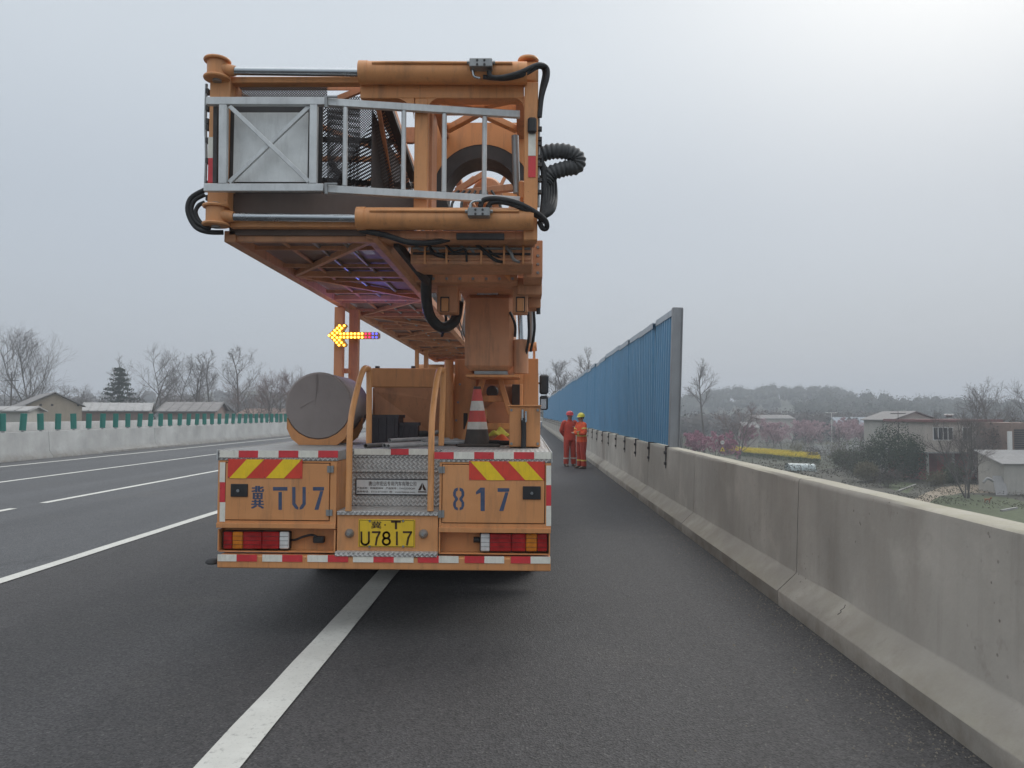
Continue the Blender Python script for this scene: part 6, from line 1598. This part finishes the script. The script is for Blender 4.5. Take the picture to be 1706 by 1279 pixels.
window(hs, X_at(1553, Y) - x0, X_at(1587, Y) - x0, Z_at(733, Y) - ZR, Z_at(711, Y) - ZR, 0, 4)
window(hs, X_at(1602, Y) - x0, X_at(1618, Y) - x0, Z_at(733, Y) - ZR, Z_at(711, Y) - ZR, 0, 2)
window(hs, X_at(1632, Y) - x0, X_at(1648, Y) - x0, Z_at(733, Y) - ZR, Z_at(711, Y) - ZR, 0, 2)
for a, c in ((1539.5, 1544), (1570, 1581)): MB().box(X_at(a, Y) - x0, X_at(c, Y) - x0, 1.30, 1.38, 0.02, zf - .5).build('door', RED_D, hs)
window(hs, w2 * .72, w2 * .92, 1.0, 2.3, 1.39, 2)
MB().box(X_at(1595, Y) - x0, X_at(1606, Y) - x0, 2, 2.8, H2 + .75, H2 + .95).build('water_heater', WHITE_P, hs, 0, .05)
MB().box(X_at(1597, Y) - x0, X_at(1604, Y) - x0, 2.2, 2.6, H2 + .5, H2 + .75).build('heater_stand', DARK, hs)
Y = 94
gw = gable_house('gabled_annex', 'white-walled annex with grey gabled roof behind the two-storey house', X_at(1487, Y), X_at(1562, Y), Y, 8, ZR, Z_at(700, Y), Z_at(687, Y), WALL_W, ROOF_G, 'Y')
Y = 71
sx0 = X_at(1670, Y); shd = thing('corrugated_shed', 'low rendered shed with a corrugated roof at the right edge', 'shed', (sx0, Y, ZR))
zs = Z_at(772, Y) - ZR; zt_ = Z_at(754, Y) - ZR
MB().prism([(0, 0, 0), (0, 0, zs), (0, 4, zt_), (0, 4, 0)], (6, 0, 0)).build('wall', WALL_W, shd)
for i in range(34):
    x = -.25 + i * .2; MB().beam((x, -.3, zs + .03), (x, 4.1, zt_ + .1), .13, .06).build('roof_corrugation', ROOF_P, shd)
MB().add([(-.35, -.28, zs - .01), (6.5, -.28, zs - .01), (6.5, 4.1, zt_ + .05), (-.35, 4.1, zt_ + .05)], [(0, 1, 2, 3)]).build('roof_sheet', ROOF_P, shd)
Y = 77
x0s = X_at(1684, Y); gar = thing('shuttered_building', 'dark building with slatted shutter behind the corrugated shed', 'building', (x0s, Y, ZR))
MB().box(0, 7, 0, 6, 0, Z_at(704, Y) - ZR).build('wall', WALL_B, gar); MB().box(-.35, 0.0, -.1, .15, 0, Z_at(718, Y) - ZR).build('white_post', WHITE_P, gar)
for k in range(16): MB().box(.25, 6.5, -.05, -.01, 2.6 + k * .22, 2.6 + k * .22 + .17).build('shutter_slat', DARK, gar)
Y = 205
gable_house('blue_roof_house', 'long house with blue-grey roof beyond the blossom row', X_at(1398, Y), X_at(1492, Y), Y, 9, ZR, Z_at(709, Y), Z_at(696, Y), WALL_W, ROOF_B, 'X')
Y = 200
pv_ = gable_house('flat_roofed_hall', 'pale far hall with a dark flat roof at the foot of the hill', X_at(1258, Y), X_at(1322, Y), Y, 10, ZR, Z_at(697, Y), Z_at(692, Y), WALL_W, ROOF_G, 'X')
for k in range(5): window(pv_, -3.9 + k * 1.6, -2.9 + k * 1.6, 3.2, 4.6, 0, 1, DARK)
Y = 142
a0, a1 = X_at(1338, Y), X_at(1482, Y)
lw = thing('pale_yard_wall', 'long pale yard wall below the row of blossom trees', 'wall', (a0, Y, ZR))
nn = 7
for k in range(nn): MB().box((a1 - a0) * k / nn + .02, (a1 - a0) * (k + 1) / nn - .02, 0, .24, 0, 1.75).build('wall_panel', CONC_WHITE, lw)
for k in range(nn + 1): MB().box((a1 - a0) * k / nn - .13, (a1 - a0) * k / nn + .13, -.06, .30, 0, 1.9).build('pier', CONC_PALE, lw)
Y = 168
gable_house('white_outhouse', 'small white outhouse beside the twiggy brown tree', X_at(1240, Y), X_at(1262, Y), Y, 5, ZR, Z_at(712, Y), Z_at(704, Y), WALL_W, ROOF_P, 'X')
Y = 230
gable_house('far_white_house', 'far white house with a grey roof left of the lamp post', X_at(1335, Y), X_at(1376, Y), Y, 8, ZR, Z_at(700, Y), Z_at(693, Y), WALL_W, ROOF_G, 'X')
for i, (px, Y, rx, h, lab) in enumerate(((1210, 150, 2.4, 3.0, 'brown bush right of the pink trees'), (1330, 128, 2.4, 3.2, 'grey-brown bush at the left end of the pale wall'), (1362, 118, 2.2, 2.6, 'brown bush before the middle of the pale wall'), (1392, 114, 2.4, 3.6, 'grey-brown bush below the lamp post'), (1415, 100, 2.2, 3.0, 'brown thorn bush left of the olive shrub'), (1150, 150, 2.6, 3.4, 'brown bush behind the first pink tree'), (1478, 78, 1.8, 1.8, 'low brown bush at the edge of the left lawn patch'), (1556, 80, 1.3, 1.6, 'low brown bush at the start of the earth path'))):
    p = at(px, 680, Y); bush('brown_bush', lab, (p.x, Y, ZR), rx, rx * .9, h, 1300, BUD if i % 2 else WOOD_B, 140 + i, leaf=.10, group='brown bushes')
# greenish plastic sheet frame by the field
p0 = gnd(1312, 783, ZR + .1); tnl = thing('plastic_tunnel', 'low pale green plastic growing tunnel below the yellow field', 'greenhouse', p0)
b = MB(); pr = [(0 + .0, -1.1 * math.cos(math.pi * t / 10), 0.95 * math.sin(math.pi * t / 10)) for t in range(11)]
Lg = gnd(1378, 789, ZR + .1) - p0
dirn = Vector((Lg.x, Lg.y * .25, 0)); b.prism(pr, dirn); b.build('cover', paint('plastic_film', (.36, .42, .42), .35, var=.08, dirt=.2, scale=1), tnl, 40)
for k in range(6):
    o = Vector(dirn) * (k / 5); MB().tube([Vector(q) * 1.012 + o for q in pr], .02, 5, 0).build('hoop', STEEL, tnl)

# poles, signs
def pole(name, label, px, py0, py1, Y, r, arm=0, lamp=False, z=None, cat='pole'):
    p = at(px, 680, Y); zb = ZR if z is None else z; zt2 = Z_at(py0, Y); t = thing(name, label, cat, (p.x, Y, zb))
    MB().cyl((0, 0, -.05), (0, 0, zt2 - zb), r, r * .7, 8).build('shaft', WHITE_P if lamp else BARK, t, 40)
    for k in range(arm): MB().box(-.9, .9, -.05, .05, zt2 - zb - .4 - k * .7, zt2 - zb - .3 - k * .7).build('cross_arm', DARK, t)
    if lamp:
        MB().box(-1.0, 1.0, -.05, .05, zt2 - zb - .12, zt2 - zb).build('lamp_arm', WHITE_P, t)
        for s in (-1, 1): MB().box(s * 1.0 - .25, s * 1.0 + .25, -.12, .12, zt2 - zb - .05, zt2 - zb + .06).build('lamp_head', WHITE_P, t, 0, .02)
pole('lamp_post', 'white double-armed lamp post in front of the far woods', 1385, 687, 745, 160, .09, lamp=True, cat='lamp post')
pole('utility_pole', 'dark wooden utility pole behind the shed at the left edge', 18, 619, 690, 95, .12, 2, z=ZL)
pole('utility_pole', 'thin pole beside the annex roof', 1496, 684, 740, 92, .05, 1)
pole('white_post', 'short white post just right of the fence end post', 1130, 682, 730, 100, .16, cat='post')
SY = 112; sp0 = at(1203, 680, SY); sg = thing('speed_sign', 'round white 30 speed sign with red rim above a yellow triangle', 'road sign', (sp0.x, SY, ZR))
zc = Z_at(736.5, SY) - ZR
for s in (-.22, .22): MB().cyl((s, .05, 0), (s, .05, zc), .035, n=8).build('post', STEEL, sg, 40)
MB().cyl((0, 0, zc), (0, .03, zc), .36, n=28).build('rim', RED_D, sg, 40)
MB().cyl((0, -.012, zc), (0, -.002, zc), .30, n=28).build('face', WHITE_P, sg, 40)
fit_text('number', '30', PLATE_INK, sg, -.20, .20, zc - .13, zc + .13, -.014)
zt3 = Z_at(748, SY) - ZR
MB().prism([(-.36, 0, zt3 - .28), (.36, 0, zt3 - .28), (0, 0, zt3 + .36)], (0, .03, 0)).build('warning_triangle', HAZ_YELLOW, sg)
MB().prism([(-.16, -.01, zt3 - .18), (.16, -.01, zt3 - .18), (0, -.01, zt3 + .14)], (0, .006, 0)).build('warning_symbol', BLACK, sg)
# leaning sheets by the shed
q = gnd(1651, 823, ZR + .1) + Vector((-.2, -1.2, 0))
ls = thing('leaning_sheet', 'corrugated roofing sheet leaning beside the shed', 'sheet', q)
for k in range(7): MB().beam((k * .16, 0, 0), (k * .16 + .25, .9, 1.75), .13, .05).build('corrugation', ROOF_P, ls)
MB().tube([(-.2, .1, 1.3), (-.7, .2, 1.55), (-1.1, .2, 1.15)], .12, 8).build('bent_edge', ROOF_P, ls, 50)
# pale scraps of tarp / a small parked trailer-like cart
# dog on the lawn
q = gnd(1645, 838, ZR + .145)
dog = thing('dog', 'small reddish-brown dog standing on the lawn near the shed', 'dog', q, (0, 0, RAD(35)))
vs = [(0, .16, .30), (0, .0, .31), (0, -.17, .32), (0, -.25, .40), (0, -.31, .47), (0, -.40, .45)]; es = [(0, 1), (1, 2), (2, 3), (3, 4), (4, 5)]; rs = [.075, .075, .09, .055, .058, .03]
def dleg(base, pts, rad):
    prev = base
    for p_, r_ in zip(pts, rad): vs.append(p_); rs.append(r_); es.append((prev, len(vs) - 1)); prev = len(vs) - 1
for s in (-1, 1):
    dleg(2, [(s * .06, -.17, .22), (s * .06, -.16, .11), (s * .06, -.17, .02), (s * .06, -.20, .012)], [.035, .02, .018, .018])
    dleg(0, [(s * .06, .13, .22), (s * .06, .21, .11), (s * .06, .18, .02), (s * .06, .15, .012)], [.045, .022, .018, .018])
    dleg(4, [(s * .035, -.29, .53), (s * .045, -.285, .56)], [.02, .01])
dleg(0, [(0, .24, .36), (0, .31, .44)], [.02, .012])
link('body', skin_mesh('body', vs, es, rs, 1, paint('dog_fur', (.26, .12, .06), .9), 1), dog)
MB().lathe([(0, 0), (.012, .004), (.012, .012), (0, .016)], (0, -.425, .45), n=8).build('nose', DARK, dog)

# ------------------------------------------------------------------ air: one even haze box around everything but the sky
hz_m, n, l, b = nodes_of('haze_air')
n.remove(b)
pv = n.new('ShaderNodeVolumePrincipled')
pv.inputs['Color'].default_value = (0.80, 0.85, 0.92, 1)
pv.inputs['Density'].default_value = 0.0015
pv.inputs['Anisotropy'].default_value = 0.15
l.new(pv.outputs[0], n['Material Output'].inputs['Volume'])
hz = MB().box(-800, 1010, -70, 1500, -8.6, 46).build('haze', hz_m)
tag(hz, 'pale grey spring haze filling the air', 'haze', kind='stuff')
